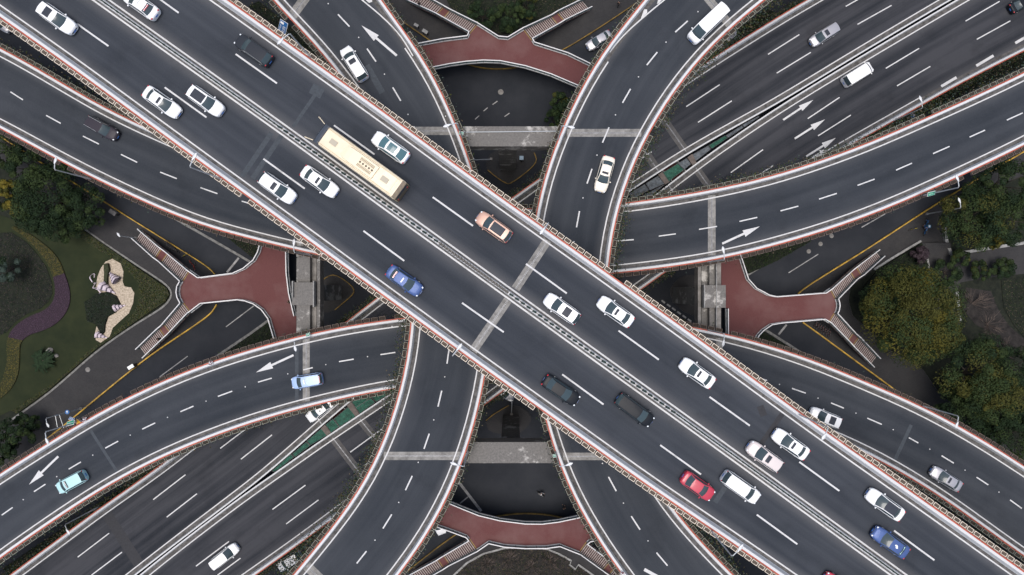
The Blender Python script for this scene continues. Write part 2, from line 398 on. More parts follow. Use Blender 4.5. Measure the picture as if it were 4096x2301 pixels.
def flyover(name, label, Lpx, Rpx, z, surf, redL=True, redR=True, plantL=None, plantR=None, dashes=(), arrows=(), joints=(), cat="elevated road", thick=1.5, lineL=True, lineR=True, median=False, dw=0.17, wide=(), studs=(), maskL=None, maskR=None, jm='joint'):
    L = edge_curve(Lpx, z); Rr = edge_curve(Rpx, z)
    n = max(len(L), len(Rr)); L = smooth1(resample(L, n), 8); Rr = smooth1(resample(Rr, n), 8)
    nL = normals(L, 1); nR = normals(Rr, -1)
    if (Rr[n // 2] - L[n // 2]).dot(nL[n // 2]) < 0: nL = [-v for v in nL]
    if (L[n // 2] - Rr[n // 2]).dot(nR[n // 2]) < 0: nR = [-v for v in nR]
    DECKS.append((z, L, Rr))
    root = empty(name, (0, 0, 0), 0, label, cat)
    # slab: box girder
    mb = MB(); rows = []
    for a, b, u, w in zip(L, Rr, nL, nR):
        a0 = a + u * 0.02; b0 = b + w * 0.02; W = (b - a).length; a1 = a + u * W * 0.2; b1 = b + w * W * 0.2
        rows.append([(a0.x, a0.y, z), (b0.x, b0.y, z), (b0.x, b0.y, z - 0.36), (b1.x, b1.y, z - thick), (a1.x, a1.y, z - thick), (a0.x, a0.y, z - 0.36)])
    mb.grid(rows, M['slab'], close=True); mb.face(rows[0], M['slab']); mb.face(rows[-1][::-1], M['slab']); mb.build("deck_slab", root)
    i0 = 0.33
    A, B = off(L, nL, i0), off(Rr, nR, i0)
    if median:
        C = []
        for a, b in zip(L, Rr):
            t = 0.5; d1 = (b - a).xy
            for p_, q_ in zip(median, median[1:]):
                d2 = (q_ - p_).xy; w0 = (p_ - a).xy; den = d1.x * d2.y - d1.y * d2.x
                if abs(den) < 1e-9: continue
                ta = (w0.x * d2.y - w0.y * d2.x) / den; tb = (w0.x * d1.y - w0.y * d1.x) / den
                if -0.01 <= tb <= 1.01 and 0.2 < ta < 0.8: t = ta; break
            C.append(a.lerp(b, t))
        link("road_surface", ribbon(A, C, z + 0.004, surf), root); link("road_surface", ribbon(C, B, z + 0.004, surf), root)
    else: link("road_surface", ribbon(A, B, z + 0.004, surf), root)
    for P, Nn, red, ln, key, mask in ((L, nL, redL, lineL, plantL, maskL), (Rr, nR, redR, lineR, plantR, maskR)):
        prof = PAR if z > 30 else PAR_N if (red or not key is None) else PAR_I; pw = prof[-1][0] + .005
        o = loft(P, Nn, prof, z, M['parapet']).build("parapet", root)
        if red: loft(P, Nn, TRIM, z, M['red']).build("red_trim", root)
        link("gutter", ribbon(off(P, Nn, pw), off(P, Nn, 0.92), z + 0.009, M['gutter'], False), root)
        if ln:
            A_, B_ = off(P, Nn, 0.93), off(P, Nn, 1.10)
            if mask:
                ok = [i for i, p in enumerate(P) if mask(p.x * FPX / (CAM_H - z) + 2048, -p.y * FPX / (CAM_H - z) + 1150.5)]; A_, B_ = A_[ok[0]:ok[-1] + 1], B_[ok[0]:ok[-1] + 1]
            link("edge_line", ribbon(A_, B_, z + 0.014, M['line'], False), root)
        if key: PLANT.append((key, [p - q * 0.50 for p, q in zip(P, Nn)], z + 0.86, [-q for q in Nn]))
    for lst, w_ in ((dashes, dw), (wide, 0.42)):
        for a, b in lst: mb = MB(); dash_quad(mb, a, b, z, w_, M['line']); mb.build("lane_dash", root)
    for x_, y_ in studs: p = at(x_, y_, z + .03); mb = MB(); mb.cyl((p.x, p.y, z + .02), .085, .04, M['line'], 8); mb.build("road_stud", root)
    for a in arrows: arrow(root, a[0], a[1], z, M['line'])
    for j in joints: joint(root, j[0], j[1], z, *(j[2:] if len(j) > 3 else (j[2], True, jm)))
    return root, L, Rr, nL, nR

ZM, ZV, ZH, ZL, ZF = 33.0, 25.0, 18.5, 9.0, 5.3
# --- top deck
S_edge = [(0, 66), (279, 261), (518, 437), (720, 585), (1024, 806), (1279, 992), (1541, 1184), (1820, 1387), (2046, 1550), (2295, 1727), (2398, 1801), (2637, 1972), (2804, 2083), (3072, 2266), (3250, 2390)]
N_edge = [(908, 2), (1024, 84), (1259, 254), (1422, 370), (1701, 574), (1900, 720), (2048, 826), (2207, 938), (2426, 1094), (2725, 1309), (2924, 1453), (3072, 1562), (3295, 1725), (3510, 1876), (3749, 2044), (4096, 2292)]
Smain = [(-250, -110)] + S_edge; Nmain = [(560, -240)] + N_edge + [(4230, 2386)]
main_d = [((303, 92), (434, 185)), ((659, 350), (826, 470)), ((1054, 636), (1219, 755)), ((1454, 924), (1617, 1044)), ((1848, 1212), (2015, 1329)), ((2249, 1498), (2414, 1618)), ((2641, 1781), (2804, 1898)), ((3027, 2059), (3189, 2177)), ((3420, 2340), (3580, 2455)),
          ((560, -60), (715, 52)), ((943, 217), (1108, 334)), ((1336, 502), (1498, 618)), ((1731, 789), (1892, 904)), ((2104, 1056), (2267, 1174)), ((2474, 1323), (2635, 1439)), ((2838, 1588), (2999, 1703)), ((3197, 1848), (3357, 1964)), ((3576, 2123), (3737, 2241)), ((3960, 2395), (4100, 2500))]
med_px = [(-60, -331), (406, 2), (1024, 441), (1199, 566), (1500, 786), (2048, 1182), (2500, 1508), (2804, 1727), (3072, 1921), (3592, 2299), (3800, 2450)]
MC = smooth1(spline([at(x, y, ZM + 0.3).xy.to_3d() for x, y in med_px], 2.0), 6)
top, tL, tR, tnL, tnR = flyover("flyover", "uppermost grey highway deck crossing the whole picture from upper left to lower right", Smain, Nmain, ZM, M['asph_top'],
    plantL='s', plantR='n', dashes=main_d, median=MC[::2], dw=0.2, joints=(
    ((2190, 962), (2062, 1156), 1.05), ((2032, 1200), (1892, 1404), 1.05),
    ((3132, 1652), (3036, 1788), 0.62, False, 'asph_dark'), ((1086, 532), (968, 706), 0.6, False, 'asph_patch'), ((1128, 540), (1010, 714), 0.6, False, 'asph_patch'),
    ((1266, 372), (1172, 508), 0.42, False, 'asph_patch'), ((1245, 352), (1290, 376), 1.3, False, 'asph_patch'),
    ((3040, 1624), (3056, 1664), 0.85, False, 'asph_dark'), ((2860, 2010), (2900, 1950), 0.6, False, 'asph_patch')))
# median line and barrier on the top deck
MN = normals(MC, 1)
for s in (-1, 1):
    link("edge_line", ribbon(off(MC, MN, s * 0.47), off(MC, MN, s * 0.67), ZM + 0.015, M['line'], False), top)
    link("gutter", ribbon(off(MC, MN, s * 0.275), off(MC, MN, s * 0.465), ZM + 0.010, M['gutter'], False), top)
br = empty("crash_barrier", (0, 0, 0), 0, "long concrete median barrier with dark green anti-glare slats down the middle of the top deck", "crash barrier")
loft(MC, MN, [(-0.27, 0), (-0.25, 0.1), (-0.20, 0.35), (-0.185, 0.72), (0.185, 0.72), (0.20, 0.35), (0.25, 0.1), (0.27, 0)], ZM + 0.016, mat("barrier_concrete", (0.58, 0.59, 0.60), .8, var=.2, scale=1.5)).build("concrete_base", br)
md = mat("antiglare_green", (0.004, 0.018, 0.016), 0.8, var=0.3, scale=2); MCs = resample(MC, step=0.85)
sl = MB()
for i in range(len(MCs) - 1):
    a, b = MCs[i], MCs[i + 1]; ang = math.atan2(b.y - a.y, b.x - a.x); c = (a + b) / 2
    cx = c.x * FPX / (CAM_H - ZM) + 2048
    if 1768 < cx < 2042:
        for k in (-.21, .21): sl.box((c.x + math.cos(ang) * k, c.y + math.sin(ang) * k, ZM + 0.98), (0.07, 0.46, 0.5), M['conc'], ang)
        sl.box((c.x, c.y, ZM + 0.745), (0.86, 0.30, 0.05), M['trim'], ang)
    elif cx < 1120 or cx > 2700:
        sl.box((c.x, c.y, ZM + 0.95), (0.86, 0.15, 0.44), md, ang); sl.box((c.x, c.y, ZM + 0.95), (0.08, 0.20, 0.40), md, ang + 0.7)
    else:
        sl.box((c.x, c.y, ZM + 0.95), (0.50, 0.24, 0.42), md, ang + 0.12); sl.box((c.x + math.cos(ang) * .42, c.y + math.sin(ang) * .42, ZM + 0.85), (0.30, 0.08, 0.2), M['conc'], ang)
sl.build("anti_glare_slats", br)

# --- two steep ramps of the second level (z 25)
rampA, *_ = flyover("ramp_flyover", "steep curved ramp running from upper left to bottom left, passing under the top deck",
    [(1040, -60), (1082, 0), (1155, 64), (1263, 171), (1342, 275), (1400, 345), (1500, 500), (1590, 700), (1640, 950), (1657, 1130), (1653, 1275), (1645, 1367), (1621, 1510), (1593, 1610), (1555, 1726), (1514, 1828), (1422, 1996), (1279, 2175), (1179, 2301), (1080, 2410)],
    [(1480, -60), (1520, 0), (1589, 96), (1677, 207), (1761, 358), (1808, 465), (1852, 576), (1892, 691), (1935, 850), (1960, 1050), (1965, 1250), (1955, 1400), (1940, 1490), (1916, 1622), (1889, 1726), (1852, 1840), (1780, 2012), (1681, 2183), (1593, 2301), (1500, 2415)],
    ZV, M['asph_ramp'], plantL='o', plantR='o', dw=0.18,
    dashes=[((1352, 58), (1398, 107)), ((1468, 195), (1504, 247)), ((1571, 350), (1603, 404)), ((1655, 505), (1665, 532)), ((1797, 1391), (1788, 1455)), ((1767, 1563), (1752, 1627)), ((1717, 1735), (1696, 1796)), ((1649, 1904), (1622, 1961)), ((1567, 2058), (1532, 2114)), ((1466, 2205), (1427, 2254))],
    studs=[(1313, 15), (1435, 150), (1538, 297), (1632, 458), (1782, 465), (1779, 1508), (1735, 1680), (1673, 1850), (1595, 2010), (1500, 2161)], maskR=lambda x, y: y > 150,
    arrows=[((1587, 223), (1446, 102))], joints=[((1640, 524), (1826, 524), 1.1), ((1230, -20), (1160, 76), 1.3), ((1535, 1824), (1845, 1824), 1.1), ((1225, 2262), (1300, 2335), 1.3), ((1466, 262), (1530, 372), 0.85, False, 'asph_patch')])
rampB, *_ = flyover("ramp_flyover", "steep curved ramp running from upper right to bottom right, passing under the top deck",
    [(2650, -85), (2581, 0), (2522, 76), (2446, 159), (2378, 263), (2303, 398), (2251, 518), (2223, 576), (2183, 695), (2155, 799), (2138, 890), (2120, 1050), (2118, 1250), (2135, 1450), (2177, 1658), (2198, 1727), (2235, 1852), (2287, 1972), (2378, 2135), (2486, 2294), (2570, 2400)],
    [(3150, -75), (3055, 0), (2924, 100), (2804, 223), (2705, 342), (2625, 470), (2563, 576), (2498, 735), (2450, 895), (2426, 1074), (2418, 1220), (2428, 1400), (2472, 1620), (2560, 1840), (2661, 2004), (2725, 2087), (2804, 2175), (2928, 2301), (3020, 2390)],
    ZV, M['asph_ramp'], plantL='o', plantR='o', dw=0.18,
    dashes=[((2751, 84), (2701, 129)), ((2629, 209), (2587, 261)), ((2522, 356), (2490, 412)), ((2436, 510), (2410, 571)), ((2368, 676), (2348, 735)), ((2318, 845), (2306, 910)), ((2434, 1908), (2465, 1965)), ((2525, 2065), (2560, 2119)), ((2626, 2211), (2670, 2263))],
    wide=[((2577, 2278), (2650, 2318))], maskL=lambda x, y: y > 215,
    studs=[(2792, 47), (2664, 169), (2554, 308), (2462, 460), (2388, 621), (2332, 792), (2296, 967), (2410, 1854), (2494, 2013), (2592, 2164)],
    joints=[((2268, 532), (2565, 532), 1.05), ((2828, -10), (2920, 100), 1.1), ((2252, 1826), (2560, 1826), 1.0)])
def gore(root, px, wedges, z):
    P = [at(x, y, z).xy.to_3d() for x, y in px]; P = smooth1(spline(P, 1.5), 2); Nn = normals(P, 1)
    link("edge_line", ribbon(off(P, Nn, -0.085), off(P, Nn, 0.085), z + 0.018, M['line'], False), root)
    for q in wedges: mb = MB(); mb.face([at(x, y, z) + Vector((0, 0, .022)) for x, y in q], M['line']); mb.build("gore_chevron", root)
gore(rampA, [(1395, -50), (1446, 0), (1498, 40), (1546, 84), (1589, 127), (1621, 171), (1652, 225)], [[(1462, 0), (1488, 0), (1489, 8), (1476, 12)]], ZV)
gore(rampB, [(2720, -50), (2657, 0), (2566, 76), (2486, 147), (2438, 210)], [[(2588, 38), (2576, 38), (2563, 76), (2589, 52)], [(2632, 0), (2648, 0), (2636, 14), (2628, 16)]], ZV)
# --- two flat ramps of the third level (z 18.5)
flyover("ramp_flyover", "smile shaped curved ramp from the left edge to the right edge",
    [(-120, 135), (0, 191), (239, 330), (438, 448), (589, 514), (664, 550), (850, 626), (1100, 705), (1400, 770), (1800, 828), (2200, 840), (2490, 819), (2645, 799), (2844, 763), (3072, 714), (3271, 650), (3490, 570), (3669, 490), (3868, 402), (4096, 295), (4250, 215)],
    [(-120, 450), (0, 508), (110, 570), (318, 683), (478, 759), (677, 851), (856, 918), (1024, 956), (1163, 994), (1299, 1022), (1500, 1062), (1800, 1100), (2100, 1115), (2446, 1092), (2645, 1070), (2884, 1034), (3072, 988), (3351, 906), (3590, 815), (3828, 707), (4096, 580), (4250, 500)],
    ZH, M['asph_ramp'], plantL='o', plantR='o', dw=0.17,
    dashes=[((42, 368), (92, 400)), ((185, 462), (243, 494)), ((332, 545), (396, 577)), ((484, 618), (549, 650)), ((641, 689), (707, 715)), ((802, 751), (870, 775)), ((967, 805), (1027, 823)),
            ((2470, 964), (2535, 959)), ((2635, 945), (2703, 936)), ((2796, 918), (2868, 906)), ((2958, 886), (3029, 870)), ((3122, 844), (3193, 825)), ((3276, 797), (3347, 774)), ((3430, 742), (3498, 717)), ((3584, 681), (3648, 653)), ((3732, 615), (3798, 586)), ((3878, 549), (3940, 521)), ((4027, 481), (4091, 452))],
    arrows=[((2889, 975), (3039, 906))], joints=[((2847, 782), (2847, 1022), 1.1), ((1200, 760), (1200, 985), 0.9)])
flyover("ramp_flyover", "frown shaped curved ramp from the bottom left edge to the lower right edge",
    [(-120, 1978), (0, 1896), (159, 1797), (271, 1726), (398, 1650), (597, 1550), (796, 1467), (1024, 1394), (1143, 1361), (1263, 1333), (1422, 1301), (1635, 1273), (1900, 1248), (2150, 1240), (2450, 1262), (2757, 1309), (2884, 1333), (3072, 1383), (3271, 1449), (3470, 1534), (3669, 1618), (3872, 1727), (4008, 1809), (4096, 1868), (4250, 1970)],
    [(-120, 2320), (0, 2229), (199, 2091), (358, 1984), (518, 1890), (677, 1812), (876, 1733), (1024, 1681), (1143, 1646), (1303, 1606), (1462, 1570), (1609, 1544), (1900, 1515), (2150, 1508), (2450, 1530), (2800, 1585), (3100, 1665), (3422, 1789), (3550, 1854), (3709, 1948), (3868, 2055), (3988, 2147), (4096, 2221), (4250, 2330)],
    ZH, M['asph_ramp'], plantL='o', plantR='o', dw=0.17,
    dashes=[((1581, 1410), (1522, 1419)), ((1415, 1437), (1356, 1447)), ((1251, 1471), (1213, 1480)), ((1087, 1513), (1032, 1529)), ((929, 1565), (872, 1586)), ((774, 1625), (722, 1647)), ((621, 1692), (569, 1717)), ((473, 1765), (421, 1793)), ((324, 1848), (275, 1877)), ((182, 1937), (136, 1967)), ((51, 2030), (7, 2061)),
            ((3013, 1506), (3068, 1522)), ((3168, 1554), (3223, 1573)), ((3324, 1612), (3375, 1633)), ((3469, 1673), (3527, 1698)), ((3635, 1751), (3673, 1772)), ((3766, 1823), (3815, 1853)), ((3906, 1909), (3953, 1940)), ((4040, 2000), (4087, 2034))],
    arrows=[((1174, 1421), (1024, 1490)), ((233, 1826), (116, 1939))],
    studs=[(1568, 1306), (1470, 1427), (1303, 1459), (1151, 1496), (981, 1548), (824, 1605), (670, 1670), (521, 1741), (371, 1821), (227, 1907), (93, 1999), (3118, 1538), (3272, 1593), (3424, 1653), (3573, 1719), (3719, 1797), (3860, 1881), (3996, 1969)],
    joints=[((1225, 1352), (1225, 1606), 1.0), ((1187, 1375), (1187, 1615), 0.5, False, 'asph_patch'), ((362, 1722), (474, 1896), 0.4, False, 'asph_patch'), ((2877, 1352), (2877, 1600), 0.95), ((3645, 1700), (3575, 1850), 0.5, False, 'asph_patch')])
# --- lowest highway, two carriageways (z 9)
H1N = [(-80, 2395), (52, 2294), (239, 2157), (398, 2036), (597, 1900), (685, 1832), (1000, 1588), (1394, 1285), (1518, 1188), (1780, 992), (2048, 795), (2145, 726), (2500, 477), (2720, 321), (2760, 294), (3072, 96), (3231, 0), (3400, -95)]
H1S = [(430, 2390), (551, 2295), (802, 2101), (1026, 1932), (1082, 1887), (1189, 1790), (1290, 1702), (1423, 1587), (1800, 1300), (2150, 1035), (2494, 782), (2644, 686), (2746, 618), (2908, 527), (3032, 459), (3094, 426), (3400, 240), (3805, 0), (3960, -90)]
H2N = [(444, 2396), (558, 2298), (807, 2104), (1030, 1937), (1107, 1888), (1249, 1783), (1331, 1729), (1440, 1656), (1587, 1558), (2100, 1180), (2420, 937), (2610, 788), (2672, 738), (2783, 654), (2833, 616), (2982, 514), (3100, 434), (3406, 247), (3812, 7), (3968, -84)]
H2S = [(850, 2418), (1024, 2296), (1223, 2155), (1382, 2035), (1650, 1832), (1936, 1618), (2019, 1555), (2290, 1354), (2566, 1152), (2661, 1086), (3000, 838), (3311, 632), (3398, 580), (3589, 474), (3828, 338), (4096, 201), (4250, 123)]
flyover("highway_viaduct", "lower highway carriageway on the upper left side of the green netted gap", H1N, H1S, ZL, M['asph_low'], redR=False, jm='joint_dk', plantL='o', dw=0.17,
    dashes=[((3383, 26), (3450, -12)), ((3430, 98), (3566, 22)), ((3072, 218), (3197, 139)), ((3107, 293), (3243, 210)), ((2745, 427), (2879, 339)), ((2792, 490), (2927, 404)), ((2544, 649), (2607, 607)),
            ((613, 1999), (742, 1899)), ((667, 2069), (788, 1975)), ((311, 2229), (437, 2133)), ((366, 2301), (488, 2209)), ((881, 1794), (985, 1715)), ((964, 1837), (1088, 1740))],
    joints=[((2645, 464), (2744, 606), 1.25), ((2570, 592), (2633, 684), 1.25), ((1240, 1625), (1287, 1698), 1.25), ((1395, 1560), (1405, 1590), 1.2), ((420, 2045), (560, 2264), 1.7, False, 'asph_dark')])
flyover("highway_viaduct", "lower highway carriageway on the lower right side of the green netted gap", H2N, H2S, ZL, M['asph_low'], redL=False, jm='joint_dk', maskR=lambda x, y: x < 3690, plantR='o', dw=0.17,
    dashes=[((3862, 85), (3998, 6)), ((3907, 158), (4041, 84)), ((3543, 274), (3676, 194)), ((3588, 344), (3721, 266)), ((3231, 475), (3358, 390)), ((3272, 544), (3403, 461)), ((2923, 691), (3052, 599)), ((3019, 711), (3094, 662)),
            ((1090, 2038), (1222, 1941)), ((1145, 2096), (1274, 2000)), ((1401, 1809), (1527, 1717)), ((1447, 1869), (1502, 1828)), ((784, 2265), (916, 2166)), ((870, 2301), (962, 2233))],
    wide=[((3905, 264), (3974, 223)), ((3765, 346), (3826, 310)), ((4061, 173), (4120, 139))],
    arrows=[((3133, 480), (3253, 400)), ((3179, 555), (3300, 478)), ((3225, 626), (3343, 552)), ((3248, 632), (3306, 598))],
    joints=[((2783, 672), (2855, 774), 1.25), ((2677, 746), (2730, 820), 1.25), ((1331, 1752), (1446, 1902), 1.25), ((1440, 1678), (1530, 1790), 1.25), ((585, 2290), (640, 2370), 1.7, False, 'asph_dark')])

# netting between the two carriageways and the beams that carry it
Z1 = lambda x, y: (1000 + x * .24883, 1530 + y * .24883)
Z2 = lambda x, y: (2460 + x * .24883, 380 + y * .24883)
Z3 = lambda x, y: (2048 + x * .39813, 576 + y * .39813)
nets = [(Z1, 'g', [(350, 1425), (655, 1155), (705, 1200), (400, 1440)]), (Z1, 'g', [(680, 1150), (900, 960), (965, 1015), (720, 1200)]), (Z1, 'g', [(910, 945), (1145, 745), (1230, 850), (970, 1010)]),
        (Z1, 'g', [(1215, 680), (1335, 590), (1430, 715), (1300, 805)]), (Z1, 'g', [(1350, 585), (1580, 395), (1695, 545), (1440, 715)]), (Z1, 'g', [(1635, 320), (1850, 170), (1940, 250), (1700, 405)]),
        (Z1, 'g', [(1700, 410), (1940, 255), (2010, 320), (1765, 500)]), (Z1, 'g', [(1950, 240), (2170, 70), (2330, 120), (2030, 310)]),
        (Z2, 'g', [(775, 1250), (1010, 1105), (1110, 1200), (865, 1390)]), (Z2, 'y', [(1015, 1102), (1155, 1015), (1220, 1110), (1115, 1197)]), (Z2, 'y', [(1250, 960), (1500, 815), (1545, 870), (1300, 1060)]),
        (Z2, 'g', [(1510, 810), (1770, 655), (1810, 690), (1555, 865)]), (Z2, 'y', [(1780, 655), (2045, 490), (2065, 525), (1820, 690)]), (Z2, 'y', [(2050, 480), (2310, 340), (2320, 355), (2075, 520)]),
        (Z3, 'y', [(1345, 398), (1470, 322), (1530, 400), (1385, 465)]), (Z3, 'y', [(1170, 505), (1335, 405), (1375, 462), (1210, 560)]), (Z3, 'y', [(1225, 565), (1530, 410), (1400, 520), (1300, 570)])]
netlab = ["first (lowest) green net panel in the tapering gap at bottom left", "second green net panel from the bottom of the tapering gap", "green net panel just below the lower brown beam", "short green net panel just above the lower brown beam", "large green net panel just below the upper brown beam",
          "green net panel above the upper brown beam beside the far wall", "green net panel above the upper brown beam beside the near wall", "green net panel tucked under the left frown shaped ramp edge", "bright green net panel between the two brown beams at upper right", "grey sheet panel beside the bright green one at upper right",
          "grey sheet panel just right of the upper brown beam at upper right", "small green panel between grey sheets at upper right", "narrow grey sheet panel right of the small green one", "narrowest grey sheet panel at the tip of the upper right gap",
          "dark grey panel left of the lower brown beam at upper right", "dark grey panel beside the steep right ramp", "dark grey panel close to the smile shaped ramp"]
ns = 0
for (Z, c, q), lb in zip(nets, netlab):
    mb = MB(); m = M['mesh_g'] if c == 'g' else M['mesh_y']
    P = [at(*Z(x, y), ZL + 0.35) for x, y in q]; c0 = sum(P, Vector()) / 4
    n = 8; top_ = []; rows = []
    for i in range(n + 1):
        a = P[0].lerp(P[1], i / n); b = P[3].lerp(P[2], i / n)
        rows.append([a.lerp(b, j / 6) + Vector((0, 0, random.uniform(-0.05, 0.05) - 0.12 * math.sin(math.pi * j / 6))) for j in range(7)])
    mb.grid(rows, m)
    for a, b in zip(P, P[1:] + P[:1]): mb.tube(a, b, 0.035, M['trim'], 4)
    o = mb.build("net_panel"); tag(o, lb, "net panel", "net and sheet panels covering the highway gap")
for lb, Z, q in (("lower brown beam across the green netted gap", Z1, [(1150, 740), (1210, 690), (1300, 815), (1245, 860)]), ("upper brown beam across the green netted gap", Z1, [(1570, 380), (1630, 320), (1765, 520), (1710, 550)]),
              ("brown beam across the gap left of the grey sheets at upper right", Z2, [(1170, 1010), (1240, 960), (1300, 1085), (1245, 1125)]), ("brown beam across the gap left of the bright green net at upper right", Z2, [(700, 1290), (760, 1250), (860, 1400), (800, 1430)])):
    mb = MB(); P = [at(*Z(x, y), ZL + 0.3) for x, y in q]; c0 = sum(P, Vector()) / 4
    P = [c0 + (p - c0) * 1.12 for p in P]; mb.prism([(p.x, p.y) for p in P], ZL - 1.2, ZL + 0.42, M['beam']); tag(mb.build("cross_beam"), lb, "beam", "cross beams of the lower highway")

# ------------------------------------------------------------------ planters
def planter_geo(mb, c, ang, k=1.0, rim=None, lx=0.80, ly=0.50):
    t = 0.055 if rim is None else 0.038; rim = rim or M['cream']; h = 0.36
    ca, sa = math.cos(ang), math.sin(ang)
    def P(x, y, z): return (c[0] + x * ca - y * sa, c[1] + x * sa + y * ca, c[2] + z)
    for (x, y, sx, sy) in ((0, ly / 2 - t / 2, lx, t), (0, -ly / 2 + t / 2, lx, t), (lx / 2 - t / 2, 0, t, ly - 2 * t), (-lx / 2 + t / 2, 0, t, ly - 2 * t)):
        q = P(x, y, -h / 2); mb.box(q, (sx, sy, h), rim, ang)
    q = P(0, 0, -0.17); mb.box(q, (lx - 2 * t - .004, ly - 2 * t - .004, 0.2), M['soil_dry'] if rim is M['cream'] else M['soil'], ang)
base = MB(); planter_geo(base, (0, 0, 0), 0); planter_me = base.mesh("planter_box")
base = MB(); planter_geo(base, (0, 0, 0), 0, rim=M['rimdark'], lx=0.90, ly=0.52); planter_me2 = base.mesh("planter_box")
M['rimbrown'] = mat("planter_rim_brown", (0.17, 0.13, 0.11), 0.8, var=0.5, scale=1.5)
rest = MB(); vines = {}
cnt = 0
def inframe(p, mg=10):
    k = FPX / (CAM_H - p.z); x = p.x * k + 2048; y = -p.y * k + 1150.5
    return -mg < x < 4096 + mg and -mg < y < 2301 + mg, x, y
for pi, (key, P, zt, No) in enumerate(PLANT):
    if pi >= 10: continue
    Q = resample(P, step=0.985 if key in 'sn' else 1.12)
    for i in range(1, len(Q) - 1):
        p = Vector((Q[i].x, Q[i].y, zt)); ok, x, y = inframe(p, 260 if key == 'o' else 140)
        if not ok: continue
        if random.random() < 0.02: continue
        d = Q[i + 1] - Q[i - 1]; ang = math.atan2(d.y, d.x) + random.uniform(-.03, .03)
        vis = inframe(p, 0)[0]
        if pi in (3, 4) and vis and cnt < 300 and y < 900 and i % 1 == 0:
            o = link("planter_box", planter_me2, None, p, ang); cnt += 1
            tag(o, "mossy rimmed planter box on the inner parapet of the upper %s steep ramp" % ("left" if pi == 3 else "right"), "planter", "planter boxes on the %s steep ramp" % ("left" if pi == 3 else "right")); continue
        if key in 'sn' and vis and cnt < 300:
            o = link("planter_box", planter_me, None, p, ang); cnt += 1
            if key == 's': tag(o, "cream rimmed planter box of brown soil on the lower left parapet of the top deck", "planter", "planter boxes along the lower left parapet of the top deck")
            else: tag(o, "cream rimmed planter box of brown soil on the upper right parapet of the top deck", "planter", "planter boxes along the upper right parapet of the top deck")
        else: planter_geo(rest, p, ang, rim=M['cream'] if key in 'sn' else M['rimdark'] if pi < 6 or pi in (6, 9) else M['rimbrown'], lx=0.90, ly=0.52)
o = rest.build("planter_box"); tag(o, "rows of mossy rimmed planter boxes hung along the parapets of the lower ramps", "planter", None, "stuff")

# ------------------------------------------------------------------ leaves
def leaf_mesh(name, C, size, mats, mi, up=0.55, nrm=None):
    """C (n,3) centres; size scalar or (n,), mats list, mi (n,) index"""
    n = len(C); size = np.broadcast_to(size, (n,))
    Nn = rng.normal(size=(n, 3)); Nn /= np.linalg.norm(Nn, axis=1)[:, None]
    if nrm is not None: Nn = Nn * 0.55 + nrm
    Nn[:, 2] += up; Nn /= np.linalg.norm(Nn, axis=1)[:, None]
    A = np.cross(Nn, rng.normal(size=(n, 3))); A /= np.linalg.norm(A, axis=1)[:, None]; B = np.cross(Nn, A)
    s = size[:, None] * 0.5; e = 0.62
    V = np.stack([C - A * s, C - B * s * e, C + A * s, C + B * s * e], 1).reshape(-1, 3)
    me = bpy.data.meshes.new(name); me.vertices.add(4 * n); me.vertices.foreach_set("co", V.ravel())
    me.loops.add(4 * n); me.loops.foreach_set("vertex_index", np.arange(4 * n)); me.polygons.add(n)
    me.polygons.foreach_set("loop_start", np.arange(n) * 4); me.polygons.foreach_set("loop_total", np.full(n, 4))
    for m in mats: me.materials.append(m)
    me.polygons.foreach_set("material_index", np.asarray(mi, dtype=np.int32)); me.update(); me.validate(); return me
def clumpy(center, rx, ry, rz, ncl, per, csz, low=-0.35):
    """points on the outsides of many small clumps spread over a dome"""
    C = []; ci = []; Nr = []
    k = 0
    while k < ncl:
        d = rng.normal(size=3); d /= np.linalg.norm(d)
        if d[2] < low: continue
        rad = 0.72 + 0.28 * rng.random() ** 0.5
        p = np.array([d[0] * rx, d[1] * ry, d[2] * rz]) * rad + center
        r = csz * (0.6 + 0.8 * rng.random())
        q = rng.normal(size=(per, 3)); q /= np.linalg.norm(q, axis=1)[:, None]; q[:, 2] = np.abs(q[:, 2]) * 0.9 - 0.15
        rr = r * (0.72 + 0.28 * rng.random((per, 1)))
        C.append(p + q * rr * np.array([1, 1, 0.75])); Nr.append(q); ci.append(np.full(per, k)); k += 1
    return np.concatenate(C), np.concatenate(ci), np.concatenate(Nr)
